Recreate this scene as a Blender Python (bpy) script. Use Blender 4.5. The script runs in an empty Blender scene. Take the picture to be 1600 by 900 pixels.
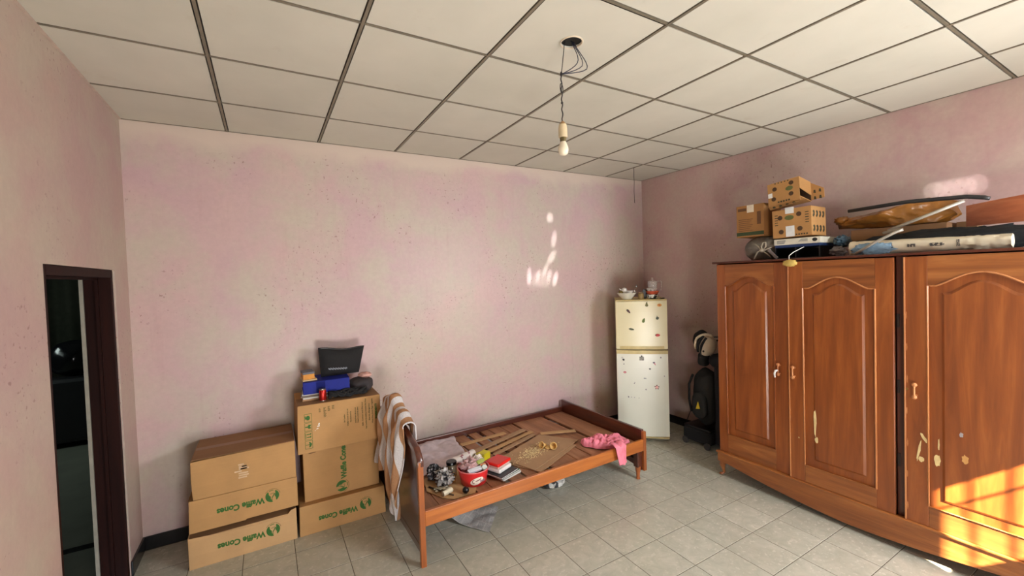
import bpy, bmesh, math, random
from mathutils import Vector, Matrix, noise, Euler
PI = math.pi
SC = bpy.context.scene
COL = SC.collection
random.seed(7)
# ------------------------------------------------------------------ camera
H, W = 2.847, 4.766            # ceiling height, room width (left wall x=0, back wall y=0, room towards -y)
YF = -4.6                      # inner face of the front wall, behind the camera
def rot_cam(yaw, pitch, roll):
    return Matrix.Rotation(yaw, 3, 'Z') @ Matrix.Rotation(pitch, 3, 'X') @ Matrix.Rotation(roll, 3, 'Y')
R3 = rot_cam(-.5258, -.0278, .0328)
cam_d = bpy.data.cameras.new('camera'); cam = bpy.data.objects.new('camera', cam_d); COL.objects.link(cam)
rgt, fwd, up = R3.col[0], R3.col[1], R3.col[2]
M = Matrix((( rgt.x, up.x, -fwd.x), (rgt.y, up.y, -fwd.y), (rgt.z, up.z, -fwd.z))).to_4x4()
M.translation = Vector((.7802, -3.6574, 1.744))
cam.matrix_world = M
cam_d.sensor_width = 36; cam_d.lens = 660.98 / 1600 * 36; cam_d.clip_start = .02
SC.camera = cam
# ------------------------------------------------------------------ world, sun, window light, exposure
world = bpy.data.worlds.new('world'); SC.world = world; world.use_nodes = True
bg = world.node_tree.nodes['Background']; bg.inputs[0].default_value = (.75, .87, 1, 1); bg.inputs[1].default_value = 1.2
KX, KZ = .40, .83              # sun travels +x and -z per metre of +y
def lamp(name, kind, energy, color, loc, direction, **kw):
    d = bpy.data.lights.new(name, kind); d.energy = energy; d.color = color
    for k, v in kw.items(): setattr(d, k, v)
    o = bpy.data.objects.new(name, d); COL.objects.link(o); o.location = loc
    o.rotation_euler = Vector(direction).to_track_quat('-Z', 'Y').to_euler()
    return o
lamp('sun', 'SUN', 165, (1, .84, .62), (3, -8, 5), (KX, 1, -KZ), angle=math.radians(.5))
WIN = [(.95, 1.55, .0, .72), (3.03, 3.20, .0, .80), (3.25, 4.45, 1.46, 2.07)]     # openings in the front wall x0,x1,z0,z1
lamp('sky_light_low', 'AREA', 75, (.95, .98, 1), (1.3, YF + .05, .42), (.1, 1, .1), shape='RECTANGLE', size=.8, size_y=.7)
lamp('sky_light_high', 'AREA', 135, (.95, .98, 1), (3.8, YF + .05, 1.76), (-.38, 1, -.55), shape='RECTANGLE', size=1.1, size_y=.6)
vs = SC.view_settings
vs.view_transform = 'Standard'; vs.look = 'None'; vs.gamma = 1; vs.use_curve_mapping = False; vs.exposure = -.24
SC.cycles.max_bounces = 10; SC.cycles.diffuse_bounces = 6; SC.cycles.use_denoising = True
SC.cycles.sample_clamp_indirect = 6; SC.cycles.caustics_reflective = False; SC.cycles.caustics_refractive = False

# ------------------------------------------------------------------ materials
def srgb(r, g, b):
    f = lambda c: ((c / 255 + .055) / 1.055) ** 2.4 if c > 10 else c / 255 / 12.92
    return (f(r), f(g), f(b), 1)
class NT:
    def __init__(s, name):
        s.m = bpy.data.materials.new(name); s.m.use_nodes = True; s.t = s.m.node_tree
        s.b = s.t.nodes['Principled BSDF']
    def n(s, typ, **kw):
        x = s.t.nodes.new(typ)
        for k, v in kw.items():
            if k.startswith('i_'):
                key = k[2:].replace('_', ' ')
                x.inputs[int(key) if key.isdigit() else key].default_value = v
            else: setattr(x, k, v)
        return x
    def l(s, a, b): s.t.links.new(a, b)
    def coords(s, scale=(1, 1, 1), kind='Object', rot=(0, 0, 0)):
        c = s.n('ShaderNodeTexCoord'); m = s.n('ShaderNodeMapping'); m.inputs['Scale'].default_value = scale
        m.inputs['Rotation'].default_value = rot
        s.l(c.outputs[kind], m.inputs['Vector']); return m.outputs[0]
    def noise(s, vec, scale, detail=4, rough=.55, dist=0):
        x = s.n('ShaderNodeTexNoise'); s.l(vec, x.inputs['Vector'])
        x.inputs['Scale'].default_value = scale; x.inputs['Detail'].default_value = detail
        x.inputs['Roughness'].default_value = rough; x.inputs['Distortion'].default_value = dist
        return x.outputs['Fac']
    def ramp(s, fac, stops):
        r = s.n('ShaderNodeValToRGB'); e = r.color_ramp.elements
        while len(e) < len(stops): e.new(.5)
        for q, (p, c) in zip(e, stops):
            q.position = p; q.color = c if len(c) == 4 else (*c, 1)
        s.l(fac, r.inputs[0]); return r.outputs[0]
    def mix(s, fac, a, b, blend='MIX'):
        x = s.n('ShaderNodeMix', data_type='RGBA', blend_type=blend)
        for sock, v in ((x.inputs[0], fac), (x.inputs[6], a), (x.inputs[7], b)):
            if hasattr(v, 'is_output') : s.l(v, sock)
            else: sock.default_value = v
        return x.outputs[2]
    def bump(s, fac, strength=.2, dist=.01):
        x = s.n('ShaderNodeBump'); x.inputs['Strength'].default_value = strength; x.inputs['Distance'].default_value = dist
        s.l(fac, x.inputs['Height']); s.l(x.outputs[0], s.b.inputs['Normal'])
    def base(s, v):
        if hasattr(v, 'is_output'): s.l(v, s.b.inputs['Base Color'])
        else: s.b.inputs['Base Color'].default_value = v
    def set(s, rough=.6, metal=0, spec=.5, coat=0):
        s.b.inputs['Roughness'].default_value = rough; s.b.inputs['Metallic'].default_value = metal
        s.b.inputs['Specular IOR Level'].default_value = spec; s.b.inputs['Coat Weight'].default_value = coat
        s.b.inputs['Coat Roughness'].default_value = .28
        return s.m
MAT = {}
def plain(name, rgb, rough=.6, metal=0, spec=.5, vary=.12, scale=14, coat=0, bump=0):
    if name in MAT: return MAT[name]
    t = NT(name); c = srgb(*rgb); f = t.noise(t.coords(), scale, 3)
    lo = tuple(x * (1 - vary) for x in c[:3]); hi = tuple(min(1, x * (1 + vary)) for x in c[:3])
    t.base(t.ramp(f, [(.3, lo), (.7, hi)]))
    if bump: t.bump(f, bump, .005)
    MAT[name] = t.set(rough, metal, spec, coat); return MAT[name]
def plaster(name, pink, beige, mauve, dirt_seed, band=False):
    t = NT(name); v = t.coords((1, 1, 1)); mp = t.n('ShaderNodeMapping'); t.l(v, mp.inputs[0]); mp.inputs['Location'].default_value = (dirt_seed, dirt_seed * 1.7, 0)
    v = mp.outputs[0]
    big = t.noise(v, .9, 3, .5, .4); mid = t.noise(v, 2.6, 5, .6, .3); fine = t.noise(v, 34, 4, .6)
    c1 = t.mix(t.ramp(big, [(.36, (0, 0, 0)), (.62, (1, 1, 1))]), srgb(*pink), srgb(*mauve))
    c2 = t.mix(t.ramp(mid, [(.40, (0, 0, 0)), (.63, (.95, .95, .95))]), c1, srgb(*beige))
    # small dark specks and brushed wear
    sp = t.noise(v, 50, 2, .5); spm = t.noise(v, 1.4, 2)
    sm = t.n('ShaderNodeMath', operation='MULTIPLY'); t.l(t.ramp(sp, [(.65, (0, 0, 0)), (.71, (.9, .9, .9))]), sm.inputs[0]); t.l(t.ramp(spm, [(.50, (0, 0, 0)), (.62, (.8, .8, .8))]), sm.inputs[1])
    c3 = t.mix(sm.outputs[0], c2, srgb(134, 98, 92))
    st = t.n('ShaderNodeMapping'); t.l(v, st.inputs[0]); st.inputs['Scale'].default_value = (9, 9, .9)
    stv = t.noise(st.outputs[0], 2.2, 4, .6); 
    c4 = t.mix(t.ramp(stv, [(.56, (0, 0, 0)), (.8, (.16, .16, .16))]), c3, srgb(168, 118, 122))
    c5 = t.mix(t.ramp(fine, [(.3, (.12, .12, .12)), (.7, (0, 0, 0))]), c4, srgb(120, 100, 96))
    if band:      # bare strip where the pink coat stops below the ceiling
        sx = t.n('ShaderNodeSeparateXYZ'); t.l(v, sx.inputs[0]); ad = t.n('ShaderNodeMath', operation='MULTIPLY_ADD'); t.l(mid, ad.inputs[0]); ad.inputs[1].default_value = .25; t.l(sx.outputs['Z'], ad.inputs[2])
        mr = t.n('ShaderNodeMapRange'); t.l(ad.outputs[0], mr.inputs['Value']); mr.inputs['From Min'].default_value = 2.90; mr.inputs['From Max'].default_value = 3.0
        c5 = t.mix(mr.outputs[0], c5, srgb(205, 190, 178))
    t.base(c5); t.bump(fine, .12, .004)
    return t.set(.42, 0, .35)
def wood(name, dark, mid, light, axis='Z', scale=1.0, rough=.32, coat=.35, ring=1.0):
    if name in MAT: return MAT[name]
    t = NT(name); s = [9, 9, 9]; s['XYZ'.index(axis)] = .8
    v = t.coords(tuple(q * scale for q in s))
    oi = t.n('ShaderNodeObjectInfo'); add = t.n('ShaderNodeVectorMath', operation='ADD'); t.l(v, add.inputs[0])
    sc = t.n('ShaderNodeVectorMath', operation='SCALE'); t.l(oi.outputs['Random'], sc.inputs['Scale']); sc.inputs[0].default_value = (7, 5, 3); t.l(sc.outputs[0], add.inputs[1])
    g = t.noise(add.outputs[0], 1.3, 5, .6, 1.1); f = t.noise(add.outputs[0], 9, 3, .6)
    w = t.n('ShaderNodeTexWave', wave_type='BANDS', bands_direction='DIAGONAL'); t.l(add.outputs[0], w.inputs['Vector'])
    w.inputs['Scale'].default_value = .55 * ring; w.inputs['Distortion'].default_value = 7; w.inputs['Detail'].default_value = 3; w.inputs['Detail Scale'].default_value = .6
    a = t.ramp(g, [(.25, srgb(*dark)), (.52, srgb(*mid)), (.8, srgb(*light))])
    b = t.mix(t.ramp(w.outputs['Fac'], [(.0, (.26, .26, .26)), (.55, (0, 0, 0))]), a, srgb(*dark))
    c = t.mix(t.ramp(f, [(.3, (.25, .25, .25)), (.6, (0, 0, 0))]), b, srgb(*dark))
    t.base(c); t.bump(f, .06, .003)
    MAT[name] = t.set(rough, 0, .5, coat); return MAT[name]
def cardboard(name, rgb, rough=.75):
    if name in MAT: return MAT[name]
    t = NT(name); c = srgb(*rgb); v = t.coords((1, 1, 1)); v2 = t.coords((1, 1, 60))
    a = t.noise(v, 4, 5, .6); b = t.noise(v2, 3, 2)
    c1 = t.ramp(a, [(.3, tuple(x * .86 for x in c[:3])), (.7, tuple(min(1, x * 1.08) for x in c[:3]))])
    c2 = t.mix(t.ramp(b, [(.3, (.10, .10, .10)), (.7, (0, 0, 0))]), c1, tuple(x * .6 for x in c[:3]) + (1,))
    t.base(c2); t.bump(a, .08, .004); MAT[name] = t.set(rough, 0, .3); return MAT[name]
def tile_mat():
    t = NT('floor_tile'); g = t.n('ShaderNodeNewGeometry'); v = g.outputs['Position']
    oi = t.n('ShaderNodeObjectInfo'); add = t.n('ShaderNodeVectorMath', operation='ADD'); t.l(v, add.inputs[0])
    sc = t.n('ShaderNodeVectorMath', operation='SCALE'); sc.inputs[0].default_value = (13, 7, 5); t.l(oi.outputs['Random'], sc.inputs['Scale']); t.l(sc.outputs[0], add.inputs[1])
    a = t.noise(add.outputs[0], 9, 7, .68, 1.4); b = t.noise(add.outputs[0], 40, 3)
    c = t.ramp(a, [(.30, srgb(176, 176, 161)), (.52, srgb(190, 189, 174)), (.72, srgb(203, 201, 187))])
    tone = t.ramp(oi.outputs['Random'], [(0, (.93, .93, .92)), (1, (1.0, 1.0, 1.0))])
    c = t.mix(1.0, c, tone, 'MULTIPLY')
    dirt = t.noise(v, 1.7, 5, .6); c = t.mix(t.ramp(dirt, [(.5, (0, 0, 0)), (.75, (.18, .18, .18))]), c, srgb(160, 152, 136))
    t.base(c); r = t.ramp(b, [(.3, (.16, .16, .16)), (.7, (.30, .30, .30))]); t.l(r, t.b.inputs['Roughness'])
    m = t.set(.2, 0, .5); return m
def ceil_mat():
    t = NT('ceiling_panel'); g = t.n('ShaderNodeNewGeometry'); v = g.outputs['Position']
    oi = t.n('ShaderNodeObjectInfo'); a = t.noise(v, 1.6, 4, .6); b = t.noise(v, 60, 2); s = t.noise(v, 5, 5, .7)
    c = t.ramp(a, [(.3, srgb(199, 198, 186)), (.7, srgb(211, 209, 197))])
    c = t.mix(1.0, c, t.ramp(oi.outputs['Random'], [(0, (.95, .95, .94)), (1, (1, 1, 1))]), 'MULTIPLY')
    c = t.mix(t.ramp(s, [(.62, (0, 0, 0)), (.8, (.3, .3, .3))]), c, srgb(180, 168, 148))
    t.base(c); t.bump(b, .05, .003); return t.set(.65, 0, .3)
def stripes(name, a, b, freq, rot=0, rough=.9):
    t = NT(name); uv = t.coords((1, 1, 1), 'UV', (0, 0, rot))
    w = t.n('ShaderNodeTexWave', wave_type='BANDS', bands_direction='X'); t.l(uv, w.inputs['Vector']); w.inputs['Scale'].default_value = freq; w.inputs['Distortion'].default_value = .9; w.inputs['Detail Scale'].default_value = .5
    f = t.noise(t.coords((1, 1, 1)), 160, 2)
    c = t.ramp(w.outputs['Fac'], [(.47, srgb(*a)), (.53, srgb(*b))])
    c = t.mix(t.ramp(f, [(.3, (.25, .25, .25)), (.7, (0, 0, 0))]), c, srgb(120, 100, 85)); t.base(c); t.bump(f, .5, .004)
    return t.set(rough, 0, .2)
def newsprint(name):
    if name in MAT: return MAT[name]
    t = NT(name); v = t.coords((1, 1, 1), 'UV')
    br = t.n('ShaderNodeTexBrick'); t.l(v, br.inputs['Vector']); br.inputs['Scale'].default_value = 2.3; br.inputs['Mortar Size'].default_value = .035; br.inputs['Brick Width'].default_value = .42; br.inputs['Row Height'].default_value = .62; br.offset = .37
    br.inputs['Color1'].default_value = srgb(158, 158, 158); br.inputs['Color2'].default_value = srgb(92, 92, 96); br.inputs['Mortar'].default_value = srgb(184, 184, 182); br.inputs['Bias'].default_value = -.25
    w = t.n('ShaderNodeTexWave', wave_type='BANDS', bands_direction='Y'); t.l(v, w.inputs['Vector']); w.inputs['Scale'].default_value = 9
    b = t.noise(v, 70, 2); mx = t.n('ShaderNodeMath', operation='MULTIPLY'); t.l(w.outputs['Fac'], mx.inputs[0]); t.l(t.ramp(b, [(.42, (0, 0, 0)), (.5, (1, 1, 1))]), mx.inputs[1])
    c = t.mix(mx.outputs[0], br.outputs['Color'], srgb(206, 206, 202))
    t.base(c); MAT[name] = t.set(.85, 0, .2); return MAT[name]
def cells(name, a, b, scale, th=.5, rough=.35):
    if name in MAT: return MAT[name]
    t = NT(name); f = t.noise(t.coords(), scale, 3, .6, .6)
    t.base(t.ramp(f, [(th - .02, srgb(*a)), (th + .02, srgb(*b))])); MAT[name] = t.set(rough, 0, .5); return MAT[name]
def glassy(name, rgb, alpha, rough=.1):
    if name in MAT: return MAT[name]
    t = NT(name); t.base(srgb(*rgb)); t.b.inputs['Alpha'].default_value = alpha; MAT[name] = t.set(rough, 0, .7); return MAT[name]

M_WALL_B = plaster('pink_plaster', (204, 178, 174), (194, 184, 171), (196, 168, 172), 0, True)
M_WALL_L = plaster('pink_plaster_worn_shaded', (190, 165, 155), (189, 176, 161), (184, 157, 153), 5.3)  # worn, and base darkened to paint in the left wall's weaker light
M_WALL_R = plaster('pink_plaster_stained_shaded', (186, 157, 152), (184, 165, 155), (174, 142, 143), 11.1)  # stains plus a darker base that stands in for shade on the right wall
M_TILE, M_CEIL = tile_mat(), ceil_mat()
M_GROUT = plain('grout', (88, 82, 70), .9)
M_BAR = plain('grid_bar', (124, 116, 100), .5, .2)
M_GAP = plain('ceiling_void', (30, 27, 24), .9)
M_SKIRT = plain('black_skirting_tile', (27, 26, 27), .25)
M_DFRAME = wood('door_frame_wood', (26, 10, 8), (38, 15, 12), (46, 20, 15), 'Z', 1, .6, 0); M_DFRAME.node_tree.nodes['Principled BSDF'].inputs['Specular IOR Level'].default_value = .12
M_WARD = wood('wardrobe_wood', (110, 54, 20), (144, 77, 30), (172, 101, 46), 'Z', 1.0, .38, .35, 1.6)
M_WARDH = wood('wardrobe_wood_horizontal', (104, 54, 22), (152, 90, 42), (184, 122, 66), 'Y', 1.0, .40, .3, 1.4)
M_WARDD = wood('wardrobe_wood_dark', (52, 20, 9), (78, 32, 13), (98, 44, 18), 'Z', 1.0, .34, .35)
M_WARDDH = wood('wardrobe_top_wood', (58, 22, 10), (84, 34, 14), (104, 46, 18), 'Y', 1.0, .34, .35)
M_EDGE = wood('worn_wood_edge', (160, 96, 52), (190, 126, 76), (206, 146, 96), 'Z', 1.0, .4, .2)
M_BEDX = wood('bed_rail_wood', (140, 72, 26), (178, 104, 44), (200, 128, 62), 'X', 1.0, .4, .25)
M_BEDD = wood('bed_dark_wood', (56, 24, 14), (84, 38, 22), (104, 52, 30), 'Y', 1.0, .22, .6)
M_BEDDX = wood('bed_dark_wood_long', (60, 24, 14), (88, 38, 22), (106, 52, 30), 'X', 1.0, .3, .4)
M_POST = wood('bed_post_wood', (122, 62, 26), (158, 88, 40), (178, 108, 56), 'Z', 1.0, .35, .35)
M_SLAT = wood('slat_wood', (118, 76, 50), (160, 110, 76), (184, 136, 100), 'Y', 1.0, .6, 0)
M_CARD = cardboard('cardboard', (184, 142, 92))
M_CARD2 = cardboard('cardboard_pale', (194, 156, 110))
M_CARDD = cardboard('cardboard_brown', (150, 112, 78))
M_CARDS = cardboard('cardboard_sheet', (176, 142, 108))
M_CARDI = cardboard('cardboard_inside', (132, 98, 66))
M_GREEN = plain('green_print', (48, 98, 30), .7)
M_OLIVE = plain('olive_print', (92, 80, 34), .7)
M_BLACK = plain('black_fabric', (18, 18, 20), .85, bump=.3, scale=60)
M_BLACKP = plain('black_plastic', (15, 15, 17), .3)
M_WHITE = plain('white_paper', (226, 226, 222), .6)
M_PUTTY = plain('wood_filler', (218, 196, 140), .8, scale=40)

# ------------------------------------------------------------------ mesh helpers (all coordinates are world metres)
class MB:
    def __init__(s): s.v = []; s.f = []; s.uv = None; s.mi = []
    def add(s, vs, fs, T=None, mi=0):
        o = len(s.v)
        s.v += [(T @ Vector(p)) if T is not None else Vector(p) for p in vs]
        s.f += [[i + o for i in f] for f in fs]; s.mi += [mi] * len(fs); return s
    def box(s, x0, x1, y0, y1, z0, z1, T=None, mi=0):
        x0, x1 = min(x0, x1), max(x0, x1); y0, y1 = min(y0, y1), max(y0, y1); z0, z1 = min(z0, z1), max(z0, z1)
        return s.add([(x0,y0,z0),(x1,y0,z0),(x1,y1,z0),(x0,y1,z0),(x0,y0,z1),(x1,y0,z1),(x1,y1,z1),(x0,y1,z1)],
                     [(0,3,2,1),(4,5,6,7),(0,1,5,4),(1,2,6,5),(2,3,7,6),(3,0,4,7)], T, mi)
    def prism(s, pts, d, T=None, mi=0):
        """polygon pts (3-D, planar) extruded along vector d"""
        n = len(pts); d = Vector(d); a = [Vector(p) for p in pts]; b = [p + d for p in a]
        return s.add(a + b, [list(range(n))[::-1], list(range(n, 2 * n))] + [(i, (i + 1) % n, n + (i + 1) % n, n + i) for i in range(n)], T, mi)
    def tube(s, pts, r, seg=8, T=None, mi=0, closed=False):
        pts = [Vector(p) for p in pts]; n = len(pts); rs = r if isinstance(r, (list, tuple)) else [r] * n
        vs = []; ref = None
        for i, p in enumerate(pts):
            t = (pts[(i + 1) % n] - pts[i - 1]) if closed else (pts[min(i + 1, n - 1)] - pts[max(i - 1, 0)])
            t = t.normalized() if t.length > 1e-9 else Vector((0, 0, 1))
            if ref is None: ref = t.orthogonal().normalized()
            ref = (ref - t * ref.dot(t)); ref = ref.normalized() if ref.length > 1e-6 else t.orthogonal().normalized()
            b = t.cross(ref)
            vs += [p + (ref * math.cos(2 * PI * k / seg) + b * math.sin(2 * PI * k / seg)) * rs[i] for k in range(seg)]
        fs = [(i * seg + k, i * seg + (k + 1) % seg, ((i + 1) % n) * seg + (k + 1) % seg, ((i + 1) % n) * seg + k) for i in range(n if closed else n - 1) for k in range(seg)]
        if not closed: fs += [list(range(seg))[::-1], list(range((n - 1) * seg, n * seg))]
        return s.add(vs, fs, T, mi)
    def lathe(s, prof, c=(0, 0, 0), seg=24, T=None, mi=0, sx=1, sy=1):
        """profile [(r,z)] bottom to top around z"""
        vs = []; fs = []; n = len(prof)
        for r, z in prof: vs += [(c[0] + sx * r * math.cos(2 * PI * k / seg), c[1] + sy * r * math.sin(2 * PI * k / seg), c[2] + z) for k in range(seg)]
        for i in range(n - 1): fs += [(i * seg + k, i * seg + (k + 1) % seg, (i + 1) * seg + (k + 1) % seg, (i + 1) * seg + k) for k in range(seg)]
        fs += [list(range(seg))[::-1], list(range((n - 1) * seg, n * seg))]
        return s.add(vs, fs, T, mi)
    def blob(s, c, rad, amp=.12, freq=2.5, seed=0, nu=28, nv=18, flat=None, T=None, mi=0, crease=0, power=1.0):
        vs = []; c = Vector(c); sd = Vector((seed * 3.1, seed * 1.7, seed * .9))
        for j in range(nv + 1):
            th = PI * j / nv
            for i in range(nu):
                ph = 2 * PI * i / nu; d = Vector((math.sin(th) * math.cos(ph), math.sin(th) * math.sin(ph), math.cos(th)))
                q = Vector([math.copysign(abs(a) ** power, a) for a in d])
                k = 1 + amp * noise.noise(d * freq + sd) + crease * (abs(noise.noise(d * freq * 2.3 + sd * 2)) - .25)
                p = c + Vector((q.x * rad[0], q.y * rad[1], q.z * rad[2])) * k
                if flat is not None and p.z < flat: p.z = flat + .002 * noise.noise(d * 9)
                vs.append(p)
        fs = [(j * nu + i, (j + 1) * nu + i, (j + 1) * nu + (i + 1) % nu, j * nu + (i + 1) % nu) for j in range(nv) for i in range(nu)]
        return s.add(vs, fs, T, mi)
    def grid(s, fn, nu, nv, thick=0, mi=0):
        """fn(u,v)->point, u,v in 0..1; keeps uv; doubled with thickness along the normal"""
        P = [[Vector(fn(i / nu, j / nv)) for i in range(nu + 1)] for j in range(nv + 1)]
        o = len(s.v); vs = [p for row in P for p in row]; uv = [(i / nu, j / nv) for j in range(nv + 1) for i in range(nu + 1)]
        w = nu + 1; fs = [(j * w + i, j * w + i + 1, (j + 1) * w + i + 1, (j + 1) * w + i) for j in range(nv) for i in range(nu)]
        if thick:
            N = []
            for j in range(nv + 1):
                for i in range(nu + 1):
                    a = P[j][min(i + 1, nu)] - P[j][max(i - 1, 0)]; b = P[min(j + 1, nv)][i] - P[max(j - 1, 0)][i]
                    q = a.cross(b); N.append(q.normalized() if q.length > 1e-12 else Vector((0, 0, 1)))
            m = len(vs); vs = vs + [p - q * thick for p, q in zip(vs, N)]; uv = uv + uv
            fs = fs + [tuple(k + m for k in f[::-1]) for f in fs]
            ring = [i for i in range(w)] + [j * w + nu for j in range(1, nv + 1)] + [nv * w + i for i in range(nu - 1, -1, -1)] + [j * w for j in range(nv - 1, 0, -1)]
            for k in range(len(ring)):
                a, b = ring[k], ring[(k + 1) % len(ring)]; fs.append((b, a, a + m, b + m))
        s.add(vs, fs, None, mi)
        if s.uv is None: s.uv = {}
        for k, q in enumerate(uv): s.uv[o + k] = q
        return s
ORG = {}
def link(name, mb, mats, parent=None, smooth=False, bevel=0, org=None, seg=2):
    if parent is not None: o0 = ORG[parent.name]
    elif org is not None: o0 = Vector(org)
    else:
        xs = [p.x for p in mb.v]; ys = [p.y for p in mb.v]; o0 = Vector(((min(xs) + max(xs)) / 2, (min(ys) + max(ys)) / 2, min(p.z for p in mb.v)))
    me = bpy.data.meshes.new(name); me.from_pydata([tuple(p - o0) for p in mb.v], [], mb.f); 
    for m in (mats if isinstance(mats, (list, tuple)) else [mats]): me.materials.append(m)
    if any(mb.mi): me.polygons.foreach_set('material_index', mb.mi)
    if mb.uv:
        ul = me.uv_layers.new(name='UVMap')
        for lp in me.loops: ul.data[lp.index].uv = mb.uv.get(lp.vertex_index, (0, 0))
    bm = bmesh.new(); bm.from_mesh(me); bmesh.ops.recalc_face_normals(bm, faces=bm.faces); bm.to_mesh(me); bm.free()
    if smooth:
        me.polygons.foreach_set('use_smooth', [True] * len(me.polygons))
        if smooth != 'all': me.set_sharp_from_angle(angle=math.radians(42))
    me.update()
    o = bpy.data.objects.new(name, me); COL.objects.link(o)
    if parent is not None: o.parent = parent
    else: o.location = o0
    ORG[o.name] = o0
    if bevel:
        b = o.modifiers.new('bevel', 'BEVEL'); b.width = bevel; b.segments = seg; b.limit_method = 'ANGLE'; b.angle_limit = math.radians(40)
    return o
def tag(o, label, cat, group=None):
    o['label'] = label; o['category'] = cat
    if group: o['group'] = group
    return o
def thing(name, loc, label, cat, group=None):
    o = bpy.data.objects.new(name, None); COL.objects.link(o); o.location = loc; o.empty_display_size = .1
    ORG[o.name] = Vector(loc); return tag(o, label, cat, group)
def struct(o): o['kind'] = 'structure'; return o
def B(*a, T=None): return MB().box(*a, T=T)
FONT_CACHE = {}
def lettering(name, text, size, mat, parent, T, thick=.0006, width=None, bold=0):
    """flat print: text mesh in local xy, sent through matrix T (world)"""
    cu = bpy.data.curves.new('txt', 'FONT'); cu.body = text; cu.size = size; cu.align_x = 'CENTER'; cu.align_y = 'CENTER'; cu.extrude = thick; cu.offset = bold
    cu.resolution_u = 3
    ob = bpy.data.objects.new('txt', cu); COL.objects.link(ob); bpy.context.view_layer.update()
    me = bpy.data.meshes.new_from_object(ob.evaluated_get(bpy.context.evaluated_depsgraph_get())); bpy.data.objects.remove(ob); 
    xs = [v.co.x for v in me.vertices]; k = 1
    if width and xs: k = width / max(1e-6, max(xs) - min(xs))
    o0 = ORG[parent.name]
    for v in me.vertices: v.co = (T @ Vector((v.co.x * k, v.co.y, v.co.z))) - o0
    me.name = name; me.materials.clear(); me.materials.append(mat)
    o = bpy.data.objects.new(name, me); COL.objects.link(o); o.parent = parent; ORG[o.name] = o0; return o
def frame(o, xa, ya):
    """matrix whose local x,y run along world vectors xa, ya from point o"""
    xa = Vector(xa).normalized(); ya = Vector(ya).normalized(); za = xa.cross(ya)
    m = Matrix((xa, ya, za)).transposed().to_4x4(); m.translation = Vector(o); return m
def spin(c, deg, axis='Z'):
    c = Vector(c); return Matrix.Translation(c) @ Matrix.Rotation(math.radians(deg), 4, axis) @ Matrix.Translation(-c)

# ================================================================== SETTING
# floor: grout bed with single tiles
P = .2906
floor = struct(link('floor', B(0, W, YF, 0, -.08, -.0012), M_GROUT, org=(0, 0, 0)))
TM = {}
def tile_mesh(w, d):
    k = (round(w, 3), round(d, 3))
    if k not in TM:
        g = .0019; e = .0020; x0, x1, y0, y1 = g, w - g, g, d - g
        me = bpy.data.meshes.new('floor_tile')
        me.from_pydata([(x0, y0, -.006), (x1, y0, -.006), (x1, y1, -.006), (x0, y1, -.006), (x0, y0, -e*.5), (x1, y0, -e*.5), (x1, y1, -e*.5), (x0, y1, -e*.5),
                        (x0 + e, y0 + e, 0), (x1 - e, y0 + e, 0), (x1 - e, y1 - e, 0), (x0 + e, y1 - e, 0)], [],
                       [(0,1,5,4),(1,2,6,5),(2,3,7,6),(3,0,4,7),(4,5,9,8),(5,6,10,9),(6,7,11,10),(7,4,8,11),(8,9,10,11)])
        me.materials.append(M_TILE); TM[k] = me
    return TM[k]
for i in range(17):
    for j in range(16):
        x0 = i * P; y1 = -.016 - j * P; w = min(P, W - x0); d = min(P, y1 - YF)
        if w < .02 or d < .02: continue
        o = bpy.data.objects.new('floor_tile', tile_mesh(w, d)); COL.objects.link(o); o.parent = floor; o.location = (x0, y1 - d, 0)
# walls
T_ = .13
struct(link('wall_back', B(-T_, W + T_, 0, .15, -.08, H + .25), M_WALL_B))
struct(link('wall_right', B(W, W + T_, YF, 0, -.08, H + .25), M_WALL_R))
DY0, DY1, DZ = -1.215, -.300, 1.858      # doorway in the left wall
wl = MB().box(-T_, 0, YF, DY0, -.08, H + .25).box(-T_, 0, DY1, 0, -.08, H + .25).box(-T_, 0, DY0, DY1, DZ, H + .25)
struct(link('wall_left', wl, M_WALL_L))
bx0, bx1, bz0, bz1 = WIN[2]
wf = MB(); ft = .16; xe = -T_
for (xa, xb, za, zb) in WIN:
    wf.box(xe, xa, YF - ft, YF, -.08, H + .25); wf.box(xa, xb, YF - ft, YF, zb, H + .25)
    if za > 0: wf.box(xa, xb, YF - ft, YF, -.08, za)
    xe = xb
wf.box(xe, W + T_, YF - ft, YF, -.08, H + .25)
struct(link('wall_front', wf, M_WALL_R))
# window with iron bars in the front wall (behind the camera)
w1 = link('window_1', MB().box(bx0, bx0 + .04, YF - .1, YF - .05, bz0, bz1).box(bx1 - .04, bx1, YF - .1, YF - .05, bz0, bz1).box(bx0, bx1, YF - .1, YF - .05, bz0, bz0 + .04).box(bx0, bx1, YF - .1, YF - .05, bz1 - .03, bz1), M_DFRAME)
struct(w1)
for k in range(19):
    xx = bx0 + .034 + k * .0575
    link('window_bar', MB().tube([(xx, YF - .08, bz0), (xx, YF - .08, bz1)], .006, 6), M_BLACKP, w1)
for zz in (1.892,):
    link('window_bar', MB().tube([(bx0, YF - .08, zz), (bx1, YF - .08, zz)], .007, 6), M_BLACKP, w1)
# sunlit yard outside the openings
yard = struct(link('ground_outside', B(-6, 10, -12, YF - ft, -.2, -.06), plain('yard_concrete', (170, 162, 148), .9, scale=3)))
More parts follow.
